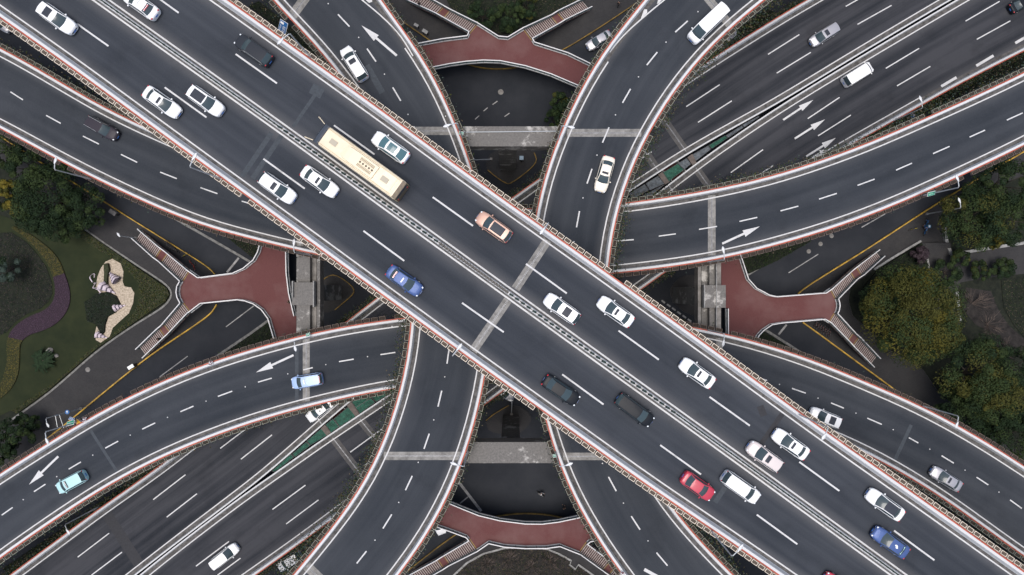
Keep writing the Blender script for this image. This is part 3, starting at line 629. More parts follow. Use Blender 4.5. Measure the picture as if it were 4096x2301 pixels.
def tree(px, py, rpx, htop, label, weights, ncl=None, leaf=0.30, name="tree", cat="tree", squash=1.0, group=None, seed=0):
    zc = htop * 0.62; r = rpx * (CAM_H - zc) / FPX; c = at(px, py, zc)
    root = empty(name, (c.x, c.y, 0.0), 0, label, cat, group)
    rz = htop - zc; ncl = ncl or int(20 + r * r * 1.0)
    C, ci, Nr = clumpy(np.array([0, 0, zc]), r * 0.86, r * 0.86 * squash, rz * 0.9, ncl, int(210 / (leaf / 0.30) ** 1.5 * max(.6, min(1.5, r / 5))), max(0.5, r * 0.24))
    mats = [M[k] for k, w in weights]; w = np.array([w for k, w in weights], float); w /= w.sum()
    cm = rng.choice(len(mats), size=ncl, p=w); mi = cm[ci]
    sw = rng.random(len(mi)) < 0.10; mi = np.where(sw, rng.choice(len(mats), size=len(mi), p=w), mi)
    link("crown", leaf_mesh("crown", C, leaf * (0.7 + 0.6 * rng.random(len(C))), mats, mi, 0.35, Nr), root)
    mb = MB(); tr = max(0.06, r * 0.055); p = Vector((0, 0, 0)); mb.tube((0, 0, -0.1), (r * .03, 0, zc * 0.55), tr, M['bark'], 8, tr * 0.75)
    for i in range(7):
        a = i * 0.9 + px; q = Vector((math.cos(a) * r * .55, math.sin(a) * r * .55, zc + rz * 0.25)); mb.tube((r * .03, 0, zc * 0.5), q * 0.5 + Vector((0, 0, zc * 0.4)), tr * .5, M['bark'], 6, tr * .3); mb.tube(q * 0.5 + Vector((0, 0, zc * 0.4)), q, tr * .3, M['bark'], 5, tr * .12)
    mb.build("trunk", root)
    return root
GR = [('leaf_a', 5), ('leaf_b', 3)]; OL = [('leaf_a', 3), ('leaf_b', 4), ('leaf_c', 1.6)]; YE = [('leaf_c', 4), ('leaf_d', 1.0), ('leaf_b', 3.2)]
for t in (
    (200, 800, 150, 9.5, "broad dark green tree at left, largest beside the left park lawn", GR), (345, 830, 90, 8, "dark green tree crown at the right end of the left tree clump, over the pavement", GR),
    (120, 670, 100, 9, "dark green tree tucked against the left ramp edge, above the yellow leaved tree", GR), (15, 590, 95, 8, "dark green tree at the left frame edge directly below the smile shaped ramp", GR),
    (240, 905, 75, 7, "lower dark green tree crown bulging over the head of the yellow flower ribbon", GR), (12, 780, 62, 7, "olive green tree at the left frame edge beside the yellow tree", OL),
    (48, 765, 42, 8, "bright yellow leaved tree among the dark green trees at left", [('leaf_y', 3), ('leaf_d', 2), ('leaf_c', 2)]), (78, 830, 38, 7, "small yellow leaved tree below the bright yellow one at left", [('leaf_y', 3), ('leaf_d', 2), ('leaf_c', 2)]),
    (25, 1075, 55, 5, "pale grey green shrub like tree at the left frame edge in the flower garden", [('leaf_e', 4), ('leaf_a', 2)]), (60, 1745, 75, 7, "dark tree at lower left just above the frown shaped ramp", GR),
    (110, 1690, 48, 4, "low dark shrub tree beside the pavement at lower left", GR), (5, 1800, 60, 7, "dark tree at lower left cut by the frame edge", GR),
    (3640, 1265, 205, 12, "biggest olive and yellow tree at right, between the forked stairs", YE), (3540, 1190, 95, 9, "olive tree crown left of the biggest tree at right, behind the upper stairs", OL), (3760, 1330, 80, 10, "yellow tinted crown on the right flank of the biggest tree", YE),
    (3900, 1500, 165, 11, "olive green tree below the biggest tree at right", OL), (3960, 1590, 120, 11, "yellow topped tree in the lower right tree group", YE), (4070, 1480, 95, 9, "dark tree at the right frame edge beside the gravel walk", GR),
    (3840, 1650, 100, 9, "dark green tree at lower right behind the street lamp", GR), (4020, 1750, 125, 9, "dark green tree at lower right between ramp and frame edge", GR), (4100, 1700, 100, 9, "darkest tree cut by the right frame edge above the frown shaped ramp", GR),
    (3900, 870, 140, 10, "green tree at right above the pale garden wall", OL), (4030, 880, 110, 10, "dark green tree at the right frame edge above the garden wall", GR), (4020, 740, 110, 10, "dark tree at right just under the smile shaped ramp", GR), (3960, 955, 45, 8, "yellow leaved tree top just above the pale garden wall", [('leaf_d', 3), ('leaf_c', 3)]),
    (3845, 1035, 38, 3, "small round bush on the paved garden path below the steps", OL), (3790, 1090, 58, 3, "wide low bush on the paved garden path, left one", GR), (3925, 1085, 42, 3, "round bush in the middle of the paved garden", OL), (4015, 1075, 42, 3, "round dark bush at right of the paved garden", GR),
    (3678, 1020, 32, 3, "dark purple round bush beside the garden steps", [('leaf_pu', 1)]), (3665, 1105, 34, 3, "yellow green bush beside the garden path wall", YE),
    (1930, 60, 62, 5, "dark green bush in the park between the top stairs, left one", GR), (2040, 70, 60, 5, "dark green bush in the park between the top stairs, middle one", GR), (2110, 25, 50, 5, "olive bush in the park between the top stairs, right one", OL), (2270, 440, 42, 5, "dark bush under the upper right ramp edge by the road", GR), (2215, 478, 36, 4, "low dark bush beside the road under the upper right ramp", GR),
    (2235, 405, 34, 5, "olive bush beside the upper right ramp edge", OL)):
    small = t[3] <= 5
    tree(*t[:5], t[5], leaf=0.20 if small else 0.28, name="bush" if small else "tree", cat="bush" if small else "tree", group="bushes" if small else "trees around the junction")
# cycad with radiating fronds
cy = at(172, 1442, 0.8); cyr = empty("palm", (cy.x, cy.y, 0), 0, "dark spiky cycad palm on the lawn beside two rocks", "palm")
mb = MB()
for i in range(46):
    a = i * 2.4; l = random.uniform(1.3, 2.4); prev = Vector((0, 0, 0.8)); n = Vector((-math.sin(a), math.cos(a), 0)) * 0.13
    for k in range(1, 5):
        t = k / 4; q = Vector((math.cos(a) * l * t, math.sin(a) * l * t, 0.8 + 0.7 * math.sin(t * 2.2) - 0.5 * t)); mb.face([prev - n, q - n * 0.7, q + n * 0.7, prev + n], M['leaf_a']); prev = q
mb.build("fronds", cyr); mb = MB(); mb.cyl((0, 0, 0.4), 0.22, 0.9, M['bark'], 10); mb.build("trunk", cyr)

# plants spilling out of the ramp planters (uncountable): leafy tufts
def strip_leaves(P, zt, dens, spread, size, seed, ok=lambda x, y: True, mats=('leaf_a', 'leaf_b', 'leaf_br', 'leaf_c'), w=(3, 3, 3, 1), side=0.25):
    Q = resample(P, step=0.5); pts = []
    for i in range(len(Q) - 1):
        p = Q[i]; f, x, y = inframe(Vector((p.x, p.y, zt)), 60)
        if not f: continue
        k = ok(x, y) * dens * (0.35 + 1.3 * (0.5 + 0.5 * math.sin(i * 0.31 + seed) * math.sin(i * 0.083 + seed * 2)))
        if k <= 0: continue
        d = (Q[i + 1] - Q[i]); d.z = 0; d.normalize(); n = Vector((-d.y, d.x, 0))
        cnt_ = rng.poisson(k)
        for _ in range(cnt_):
            o = random.gauss(0, spread); pts.append((p.x + n.x * o + d.x * random.uniform(-.3, .3), p.y + n.y * o + d.y * random.uniform(-.3, .3), zt + random.uniform(-0.55, 0.22) - abs(o) * 0.5))
    if not pts: return None
    C = np.array(pts); ww = np.array(w, float); ww /= ww.sum()
    return C, rng.choice(len(mats), size=len(C), p=ww)
def vine(idx, dens, ok, label, spread=0.3, shift=0.1, size=0.2):
    key, P, zt, No = PLANT[idx]; P = [p + n * shift for p, n in zip(P, No)]
    r = strip_leaves(P, zt - .15, dens * 1.7, spread, size, idx * 1.7, ok)
    if r is None: return
    me = leaf_mesh("hanging_plants", r[0], 0.27, [M[k] for k in ('leaf_b', 'leaf_e', 'leaf_br', 'leaf_c')], r[1])
    tag(link("hanging_plants", me), label, "plants", None, "stuff")
# PLANT order: 0 s,1 n, 2 rampA L,3 rampA R,4 rampB L,5 rampB R,6 smile L,7 smile R,8 frown L,9 frown R,10 H1 N,11 H2 S
vine(2, 22, lambda x, y: 1.0 if y > 1250 else 0.15, "leafy plants spilling from the left planters of the bottom left ramp", 0.5, 0.55)
vine(3, 6, lambda x, y: 1.0 if (y < 800 or y > 1500) else 0.3, "leafy plants spilling from planters beside the upper footbridge left ramp")
vine(4, 4, lambda x, y: 1.0, "leafy plants in the planters on the left edge of the right hand ramp")
vine(5, 20, lambda x, y: 1.0, "brown green plants spilling from the right edge of the right hand ramp", 0.5, 0.5)
vine(6, 10, lambda x, y: 1.0 if x > 2400 else 0.5, "leafy plants in the upper planters of the smile shaped ramp", 0.4, 0.3)
vine(7, 0.8, lambda x, y: 1.0, "sparse dark plants in the lower planters of the smile shaped ramp")
vine(8, 0.8, lambda x, y: 1.0, "sparse dark plants in the upper planters of the frown shaped ramp")
vine(9, 4, lambda x, y: 1.0, "leafy plants in the lower planters of the frown shaped ramp")
vine(10, 30, lambda x, y: 1.0, "green shrubs hiding the planters on the upper edge of the lower highway", 0.34, -0.05)
vine(11, 30, lambda x, y: 1.0, "green shrubs hiding the planters on the lower edge of the lower highway", 0.34, -0.05)

# ------------------------------------------------------------------ ground
def gmat(name, fn): m = bpy.data.materials.new(name); m.use_nodes = True; N = NT(m); oc = N.n("ShaderNodeTexCoord"); N.l(fn(N, oc.outputs["Object"]), N.b.inputs["Base Color"]); N.b.inputs["Roughness"].default_value = 0.92; N.b.inputs["Specular IOR Level"].default_value = 0.2; return m
M['g_road'] = gmat("street_asphalt", lambda N, v: N.mix(N.math('ADD', N.math('MULTIPLY', N.ramp(N.noise(v, 0.12, 7, .65), .35, .68), .7), N.math('MULTIPLY', N.ramp(N.noise(v, 6, 3, .8), .3, .7), .3)), (0.016, 0.019, 0.0245), (0.035, 0.038, 0.045)))
def pavefn(N, v):
    b = N.n("ShaderNodeTexBrick"); b.inputs["Scale"].default_value = 2.2; b.inputs["Mortar Size"].default_value = 0.015
    b.inputs["Color1"].default_value = (0.032, 0.032, 0.034, 1); b.inputs["Color2"].default_value = (0.040, 0.040, 0.042, 1); b.inputs["Mortar"].default_value = (0.024, 0.023, 0.023, 1); N.l(v, b.inputs["Vector"])
    return N.mix(N.math('MULTIPLY', N.ramp(N.noise(v, 0.35, 7, .7), .45, .75), .4), b.outputs[0], (0.064, 0.061, 0.060))
M['pave'] = gmat("pavement_blocks", pavefn)
M['lawn'] = gmat("lawn", lambda N, v: N.mix(N.ramp(N.noise(v, .3, 6, .7), .3, .7), (0.012, 0.018, 0.008), (0.025, 0.031, 0.013)))
M['cover'] = gmat("dark_ground_cover", lambda N, v: N.mix(N.ramp(N.noise(v, 1.6, 7, .75), .35, .7), (0.007, 0.010, 0.008), (0.024, 0.027, 0.018)))
M['mulch'] = gmat("bare_earth", lambda N, v: N.mix(N.ramp(N.noise(v, 1.1, 8, .75), .35, .7), (0.012, 0.011, 0.011), (0.040, 0.036, 0.034)))
M['violet'] = gmat("violet_flowers", lambda N, v: N.mix(N.ramp(N.noise(v, 5, 5, .8), .4, .68), (0.022, 0.015, 0.020), (0.060, 0.036, 0.058)))
M['yelf'] = gmat("yellow_flowers", lambda N, v: N.mix(N.ramp(N.noise(v, 4.2, 4, .8), .50, .64), (0.026, 0.028, 0.014), (0.11, 0.09, 0.02)))
M['gravel'] = gmat("cream_gravel", lambda N, v: N.mix(N.ramp(N.noise(v, 3.5, 5, .8), .35, .65), (0.22, 0.18, 0.13), (0.58, 0.50, 0.40)))
M['hedge'] = gmat("hedge_green", lambda N, v: N.mix(N.ramp(N.noise(v, 3.2, 6, .75), .35, .65), (0.018, 0.024, 0.013), (0.055, 0.060, 0.032)))
g = MB(); g.face([(-900, -900, 0), (900, -900, 0), (900, 900, 0), (-900, 900, 0)], M['g_road']); tag(g.build("road"), kind='structure')
def sm(px, z=0.0, closed=True, step=0.8):
    P = [at(x, y, z) for x, y in px]; return P
def flat(name, px, m, z0, z1, kind='structure', label=None, cat=None, side=None, spl=False):
    P = sm(px)
    if spl:
        Q = spline(P + [P[0]], 1.0)[:-1]; P = Q
    mb = MB(); mb.prism([(p.x, p.y) for p in P], z0, z1, m, side); o = mb.build(name); tag(o, label, cat, None, kind); return o
def line3(name, px, w, h, m, z=0.0, label=None, cat=None, kind=None, spl=True, parent=None, z0=0.0):
    P = [at(x, y, z).xy.to_3d() for x, y in px]
    if spl and len(P) > 2: P = smooth1(spline(P, 1.0), 2)
    Nn = normals(P, 1); mb = loft(P, Nn, [(-w / 2, z0), (-w / 2, z0 + h), (w / 2, z0 + h), (w / 2, z0)], 0, m); o = mb.build(name, parent); tag(o, label, cat, None, kind); return o
# pavements
flat("pavement", [(-400, 280), (0, 545), (223, 687), (370, 777), (537, 883), (677, 970), (820, 1060), (848, 1082), (872, 1118), (880, 1157), (868, 1218), (852, 1248), (796, 1291), (597, 1427), (398, 1586), (259, 1701), (187, 1757), (-400, 2200)], M['pave'], -0.3, 0.14, side=M['kerb'])
line3("pavement_edge", [(0, 545), (223, 687), (370, 777), (537, 883), (677, 970), (820, 1060), (848, 1082), (861, 1098)], 0.16, 0.35, M['yellow'], 0.1, "yellow painted kerb rail curving round the left pavement, upper branch", "kerb rail")
line3("pavement_edge", [(868, 1218), (852, 1248), (796, 1291), (597, 1427), (398, 1586), (259, 1701), (187, 1757), (60, 1850)], 0.20, 0.35, M['yellow'], 0.1, "yellow painted kerb rail along the left pavement, lower branch", "kerb rail")
flat("park_ground", [(-400, 500), (0, 660), (338, 916), (438, 986), (560, 1068), (677, 1149), (691, 1176), (673, 1212), (540, 1300), (398, 1399), (199, 1570), (40, 1685), (-400, 1990)], M['cover'], 0.0, 0.17, side=M['kerb'])
line3("park_kerb", [(250, 850), (338, 916), (438, 986), (560, 1068), (677, 1149), (691, 1176), (673, 1212), (540, 1300), (398, 1399), (199, 1570), (40, 1685)], 0.3, 0.25, M['kerb'], 0.1, kind='structure')
def leafy_bed(name, px, z1, mats, w, dens, size, label, cat, kind=None, base_m=None):
    P = [at(x, y, 0) for x, y in px]; root_m = MB(); root_m.prism([(p.x, p.y) for p in P], 0.02, z1, base_m or M['cover'])
    pts = np.array([(p.x, p.y) for p in P]); lo, hi = pts.min(0), pts.max(0); A = (hi - lo).prod(); n = int(A * dens)
    q = lo + rng.random((n, 2)) * (hi - lo); ins = np.zeros(n, bool); j = len(pts) - 1
    for i in range(len(pts)):
        xi, yi = pts[i]; xj, yj = pts[j]; c = ((yi > q[:, 1]) != (yj > q[:, 1])) & (q[:, 0] < (xj - xi) * (q[:, 1] - yi) / (yj - yi + 1e-9) + xi); ins ^= c; j = i
    q = q[ins]
    hgt = 0.5 + 0.5 * np.sin(q[:, 0] * 1.3 + 2 * np.sin(q[:, 1] * 0.7)) * np.sin(q[:, 1] * 1.1)
    C = np.column_stack([q, z1 + (0.25 * hgt + 0.1 * rng.random(len(q))) * min(1, z1 * 1.5 + 0.25)])
    o = root_m.build(name); tag(o, label, cat, None, kind or 'stuff')
    ww = np.array(w, float); ww /= ww.sum()
    me = leaf_mesh(name, C, size, [M[k] for k in mats], rng.choice(len(mats), size=len(C), p=ww), 1.0)
    o2 = link(name + "_leaves", me, o); o2['kind'] = 'stuff'; return o
hedge_px = [(300, 880), (345, 925), (438, 990), (560, 1075), (672, 1152), (684, 1176), (668, 1205), (540, 1292), (398, 1390), (199, 1562), (80, 1650), (60, 1640), (239, 1520), (358, 1407), (470, 1330), (545, 1250), (572, 1180), (560, 1130), (500, 1060), (400, 1000), (300, 930)]
leafy_bed("hedge", hedge_px, 0.55, ['leaf_a', 'leaf_b', 'leaf_c', 'leaf_br'], (2, 4, 5, 2), 60, 0.20, "clipped olive green hedge wrapping the point of the left park", "hedge", base_m=M['hedge'])
flat("lawn", [(-300, 760), (120, 900), (300, 932), (400, 1002), (500, 1062), (560, 1132), (570, 1180), (543, 1250), (468, 1330), (356, 1407), (237, 1520), (60, 1636), (-300, 1800)], M['lawn'], 0.0, 0.24, kind='stuff', label="dark green mown lawn in the left park", cat="lawn")
outer = [(60, 905), (110, 928), (180, 975), (235, 1030), (268, 1105), (285, 1165), (284, 1215), (262, 1262), (225, 1298), (170, 1325), (120, 1342), (90, 1372), (85, 1430), (80, 1490), (60, 1540), (25, 1580), (-60, 1630)]
inner = [(55, 915), (110, 955), (155, 1000), (200, 1060), (224, 1130), (226, 1180), (212, 1215), (180, 1242), (120, 1268), (75, 1298), (45, 1335), (34, 1380), (36, 1430), (28, 1480), (10, 1530), (-20, 1560), (-90, 1590)]
Oo = resample(spline([at(*p) for p in outer], .6), 60); Ii = resample(spline([at(*p) for p in inner], .6), 60)
def bed(i0, i1, m, label, leaf):
    A = Oo[i0:i1 + 1]; B = Ii[i0:i1 + 1]; mb = MB(); mb.prism([(p.x, p.y) for p in A + B[::-1]], 0.1, 0.42, m); o = mb.build("flower_bed"); tag(o, label, "flower bed", None, 'stuff')
    pts = []
    for _ in range(int(6500 * (i1 - i0) / 60)):
        t = random.uniform(0, i1 - i0 - 1e-3); k = int(t); s = random.random(); p = A[k].lerp(A[k + 1], t - k).lerp(B[k].lerp(B[k + 1], t - k), s); pts.append((p.x, p.y, 0.42 + random.random() * .12))
    me = leaf_mesh("petals", np.array(pts), 0.11, [M[k] for k in leaf], rng.choice(len(leaf), size=len(pts)), 1.2); o2 = link("petals", me, o); o2['kind'] = 'stuff'
M['pet_v'] = mat("violet_petal", (0.070, 0.042, 0.068), 0.7, var=0.4, scale=3); M['pet_y'] = mat("yellow_petal", (0.15, 0.12, 0.02), 0.7)
bed(0, 17, M['yelf'], "upper stretch of the flower ribbon, yellow flowers in olive leaves", ['pet_y', 'leaf_c', 'leaf_b', 'leaf_b', 'leaf_br']); bed(17, 39, M['violet'], "middle stretch of the flower ribbon, dense violet flowers", ['pet_v', 'pet_v', 'leaf_pu']); bed(39, 59, M['yelf'], "lower stretch of the flower ribbon, bright yellow flowers", ['pet_y', 'leaf_c', 'leaf_b', 'leaf_b'])
leafy_bed("ground_cover", [(-40, 935), (50, 930), (110, 968), (150, 1012), (190, 1068), (212, 1130), (214, 1175), (198, 1208), (170, 1232), (110, 1258), (65, 1290), (30, 1330), (-40, 1360)], 0.3, ['leaf_pu', 'leaf_a', 'leaf_br'], (4, 4, 1), 30, 0.16, "dark purple and green ground cover inside the flower ribbon", "ground cover")
ZLt = lambda x, y: (x * .782, 860 + y * .782)
grav = [(580, 225), (545, 240), (520, 275), (503, 320), (497, 370), (515, 400), (560, 392), (605, 415), (625, 455), (602, 498), (562, 520), (548, 560), (545, 600), (530, 612), (512, 590), (502, 562), (492, 600), (496, 640), (525, 656), (556, 640), (572, 608), (582, 577), (620, 542), (665, 502), (686, 450), (692, 400), (675, 371), (642, 366), (632, 340), (637, 290), (622, 248)]
flat("gravel_bed", [ZLt(*p) for p in grav], M['gravel'], 0.1, 0.30, kind='structure')
leafy_bed("ground_cover", [ZLt(*p) for p in [(500, 400), (560, 394), (604, 417), (623, 456), (600, 496), (560, 518), (546, 558), (543, 596), (528, 608), (514, 588), (500, 560), (455, 542), (448, 490), (440, 445), (470, 430)]], 0.5, ['leaf_a', 'leaf_a', 'leaf_e'], (5, 4, 1), 60, 0.15, "dark green low planting between the shells and the cream gravel", "ground cover")
mb = MB(); P = [at(*ZLt(*p)) for p in [(545, 252), (565, 248), (572, 280), (562, 320), (562, 352), (545, 350), (548, 300)]]; mb.prism([(p.x, p.y) for p in P], 0.28, 0.85, M['hedge']); tag(mb.build("hedge"), "narrow clipped green hedge standing on the cream gravel", "hedge")
# striped shell sculptures and ribbons
M['shell'] = mat("pale_lilac_sculpture", (0.62, 0.54, 0.60), 0.5, var=0.2, scale=3); M['shelld'] = mat("sculpture_dark_stripe", (0.10, 0.08, 0.11), 0.5)
def shell(px, py, s, ang, label):
    c = at(*ZLt(px, py)); root = empty("shell_sculpture", (c.x, c.y, 0.25), ang, label, "sculpture", "shell sculptures in the left park"); mb = MB(); rows = []
    for i in range(13):
        t = i / 12; r = s * (1 - t) ** 1.1 * 0.55 + 0.03; x = s * 1.6 * t - 0.4 * s; z = r * 0.8
        rows.append([(x + 0.06 * s * math.sin(4 * a), r * math.cos(a), z + r * math.sin(a)) for a in [2 * math.pi * k / 12 for k in range(12)]])
    mb.grid(rows, lambda i, j: M['shelld'] if i % 3 == 2 else M['shell'], close=True); mb.build("shell_body", root, smooth=True)
    mb = MB(); mb.ellipsoid((-0.4 * s, 0, 0.42 * s), (0.12 * s, 0.5 * s, 0.42 * s), M['shelld'], 10, 6); mb.build("shell_opening", root, smooth=True)
shell(600, 325, 1.5, 2.4, "pointed lilac striped shell sculpture beside the narrow hedge"); shell(552, 372, 1.6, -0.6, "largest lilac striped shell sculpture in the middle of the gravel garden"); shell(613, 472, 1.1, 0.3, "white striped shell sculpture at the right of the dark planting"); shell(522, 615, 1.1, -0.4, "striped shell sculpture at the bottom tip of the gravel")
for (pts, lb) in (([(480, 345), (474, 318), (490, 302), (484, 330), (496, 350)], "upper curling pale ribbon sculpture left of the shells"), ([(486, 352), (500, 350), (488, 376), (506, 372)], "middle curling pale ribbon sculpture left of the shells"), ([(497, 380), (515, 384), (526, 400), (512, 405), (520, 430)], "lower curling pale ribbon sculpture left of the shells")):
    P = spline([at(*ZLt(*p)) for p in pts], .2); mb = MB()
    for i, (a, b) in enumerate(zip(P, P[1:])):
        za, zb = 0.5 + 0.35 * math.sin(i * .4), 0.5 + 0.35 * math.sin((i + 1) * .4); mb.hexa([Vector((a.x, a.y, za - .2)), Vector((b.x, b.y, zb - .2)), Vector((b.x + .1, b.y + .1, zb - .2)), Vector((a.x + .1, a.y + .1, za - .2))], [Vector((a.x, a.y, za)), Vector((b.x, b.y, zb)), Vector((b.x + .1, b.y + .1, zb)), Vector((a.x + .1, a.y + .1, za))], M['shell'])
    tag(mb.build("ribbon_sculpture"), lb, "sculpture", "ribbon sculptures in the left park")
def rock(px, py, s, label):
    c = at(px, py, .3); mb = MB(); mb.ellipsoid((0, 0, 0), (s, s * .75, s * .55), M['conc'], 9, 6); mb.v = [(x + random.uniform(-.08, .08) * s, y + random.uniform(-.1, .1) * s, z + random.uniform(-.08, .08) * s) for x, y, z in mb.v]
    tag(mb.build("rock", None, False, (c.x, c.y, 0.35), px), label, "rock", "garden rocks")
rock(199, 1405, 0.75, "larger grey rock above the cycad on the lawn"); rock(226, 1422, 0.45, "smaller pale rock beside the larger rock on the lawn")

# right park
flat("pavement", [(4500, 370), (4096, 606), (3980, 674), (3709, 839), (3470, 994), (3219, 1152), (3185, 1185), (3172, 1220), (3185, 1262), (3209, 1289), (3311, 1363), (3546, 1536), (3800, 1720), (4500, 2230)], M['pave'], -0.3, 0.14, side=M['kerb'])
line3("pavement_edge", [(4300, 488), (4096, 606), (3980, 674), (3709, 839), (3470, 994), (3219, 1152), (3191, 1175)], 0.20, 0.35, M['yellow'], 0.1, "yellow painted kerb rail along the right pavement, upper branch", "kerb rail")
line3("pavement_edge", [(3209, 1289), (3311, 1363), (3546, 1536), (3640, 1605)], 0.20, 0.35, M['yellow'], 0.1, "yellow painted kerb rail along the right pavement, lower branch", "kerb rail")
flat("park_ground", [(4600, 560), (4096, 700), (3900, 790), (3773, 900), (3790, 960), (3801, 1018), (3705, 1034), (3681, 964), (3494, 1078), (3400, 1150), (3392, 1200), (3408, 1262), (3560, 1400), (3690, 1480), (3760, 1580), (4000, 1760), (4600, 2150)], M['cover'], 0.0, 0.19, side=M['kerb'])
flat("garden_path", [(3705, 1034), (3801, 1022), (3930, 1000), (4096, 975), (4300, 950), (4300, 1080), (4096, 1095), (3960, 1110), (3838, 1130), (3824, 1168), (3840, 1300), (3768, 1300), (3725, 1152)], M['pave'], 0.0, 0.235)
flat("gravel_path", [(3860, 1150), (3960, 1165), (3990, 1240), (4030, 1300), (4120, 1380), (4200, 1480), (4180, 1520), (4090, 1440), (3990, 1340), (3900, 1300), (3850, 1240)], M['mulch'], 0.0, 0.23)
for i, (pts, w, h, lb) in enumerate((([(3494, 1078), (3560, 1036), (3681, 964)], .35, .6, "pale stone wall running from the upper right stairs to the garden steps"), ([(3681, 964), (3690, 978)], .5, .7, None), ([(3773, 902), (3783, 975), (3801, 1018)], .5, .7, "pale stone wall on the right side of the garden steps"),
    ([(3801, 1020), (3900, 1002), (4096, 972), (4200, 955)], .5, .6, "long pale stone wall along the upper side of the paved garden"), ([(3705, 1036), (3714, 1090), (3725, 1150)], .4, .6, "pale stone wall on the left side of the paved garden"), ([(3824, 1168), (3836, 1283)], .45, .6, "short pale stone wall between garden path and bare beds"))):
    if lb is None: continue
    line3("garden_wall", pts, w, h, M['kerbl'], 0.3, lb, "garden wall", spl=False)
mb = MB()
for k in range(7):
    t0, t1 = k / 7, (k + 1) / 7; a0 = at(3687 + (3705 - 3687) * t0, 974 + 60 * t0, 0); a1 = at(3687 + 18 * t1, 974 + 60 * t1, 0); b0 = at(3786 + 15 * t0, 972 + 50 * t0, 0); b1 = at(3786 + 15 * t1, 972 + 50 * t1, 0)
    mb.prism([(p.x, p.y) for p in (a0, b0, b1, a1)], 0.0, 0.95 - 0.1 * k, M['pave'], M['kerbl'])
tag(mb.build("garden_steps"), "flight of seven grey garden steps between pale walls at right", "steps")
leafy_bed("hedge", [(3500, 1085), (3560, 1046), (3676, 975), (3690, 1020), (3698, 1040), (3710, 1100), (3700, 1130), (3600, 1150), (3510, 1150), (3440, 1160)], 0.6, ['leaf_a', 'leaf_b'], (4, 2), 30, 0.2, "dark green shrub bed left of the garden steps", "shrub bed")
leafy_bed("ground_cover", [(4000, 1120), (4096, 1110), (4200, 1120), (4200, 1400), (4110, 1370), (4050, 1300), (4010, 1230)], 0.3, ['leaf_b', 'leaf_a', 'leaf_br'], (3, 3, 2), 20, 0.2, "low mixed planting at the right frame edge beside the gravel walk", "ground cover")
def bare_bush(px, py, r, label, n=26, grp="bare bushes"):
    c = at(px, py, 1); mb = MB()
    for i in range(n):
        a = random.uniform(0, 6.28); l = r * random.uniform(.5, 1); p = Vector((0, 0, 0)); q = Vector((math.cos(a) * l * .5, math.sin(a) * l * .5, 1.0)); mb.tube(p, q, .03, M['twig'], 3, .02)
        for k in range(4):
            b = a + random.uniform(-.7, .7); e = q + Vector((math.cos(b), math.sin(b), .3)) * l * random.uniform(.3, .6); mb.tube(q, e, .018, M['twig'], 3, .008)
    tag(mb.build("bare_bush", None, False, (c.x, c.y, 0.15)), label, "bush", grp)
bare_bush(3900, 1215, 3.2, "bare twiggy bush over the bare bed right of the garden path"); bare_bush(3960, 1300, 3.0, "bare twiggy bush beside the gravel walk"); bare_bush(4010, 1400, 2.8, "bare twiggy bush at the lower end of the gravel walk")
# top and bottom parks
flat("pavement", [(1340, -200), (1605, 84), (1719, 163), (1820, 236), (1901, 269), (1978, 278), (2045, 276), (2130, 255), (2255, 199), (2542, 16), (2800, -160)], M['pave'], -0.3, 0.14, side=M['kerb'])
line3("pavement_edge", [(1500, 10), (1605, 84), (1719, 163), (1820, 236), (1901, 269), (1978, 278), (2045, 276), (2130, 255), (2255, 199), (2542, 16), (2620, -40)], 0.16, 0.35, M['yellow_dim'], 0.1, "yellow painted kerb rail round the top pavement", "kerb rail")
leafy_bed("ground_cover", [(1760, -60), (1800, 30), (1900, 100), (2000, 140), (2060, 135), (2150, 90), (2300, 20), (2350, -60)], 0.4, ['leaf_a', 'leaf_b', 'leaf_br'], (5, 2, 2), 26, 0.2, "dark ground cover of the park between the two top stairs", "ground cover")
flat("pavement", [(1500, 2400), (1633, 2280), (1820, 2139), (1930, 2080), (2014, 2060), (2100, 2053), (2218, 2063), (2330, 2095), (2500, 2170), (2800, 2400)], M['pave'], -0.3, 0.14, side=M['kerb'])
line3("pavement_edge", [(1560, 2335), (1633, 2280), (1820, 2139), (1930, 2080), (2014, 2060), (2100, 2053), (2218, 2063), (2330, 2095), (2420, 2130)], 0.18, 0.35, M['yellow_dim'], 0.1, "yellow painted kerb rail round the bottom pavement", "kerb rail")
ZS = lambda x, y: (1600 + x * .3339, 1820 + y * .3339)
kerbS = [ZS(*p) for p in [(600, 1480), (700, 1385), (800, 1290), (1000, 1180), (1250, 1112), (1500, 1100), (1760, 1122), (1900, 1180), (2050, 1262), (2030, 1312), (2100, 1365), (2135, 1310), (2320, 1441), (2450, 1540)]]
leafy_bed("ground_cover", kerbS + [(2460, 2420), (1780, 2420)], 0.25, ['leaf_br', 'leaf_a', 'leaf_b'], (5, 4, 1), 22, 0.2, "dark brown ground cover of the park below the bottom footbridge", "ground cover", base_m=M['mulch'])
line3("park_kerb", kerbS, 0.32, 0.32, M['kerbl'], 0.1, kind='structure', spl=False)
for i, (x, y) in enumerate(((1950, 2260), (2040, 2240), (2130, 2270), (2200, 2250))): bare_bush(x, y, 2.2, "bare twiggy bush in the bottom park, %s one from the left" % ("first", "second", "third", "fourth")[i], 22, "bare bushes of the bottom park")
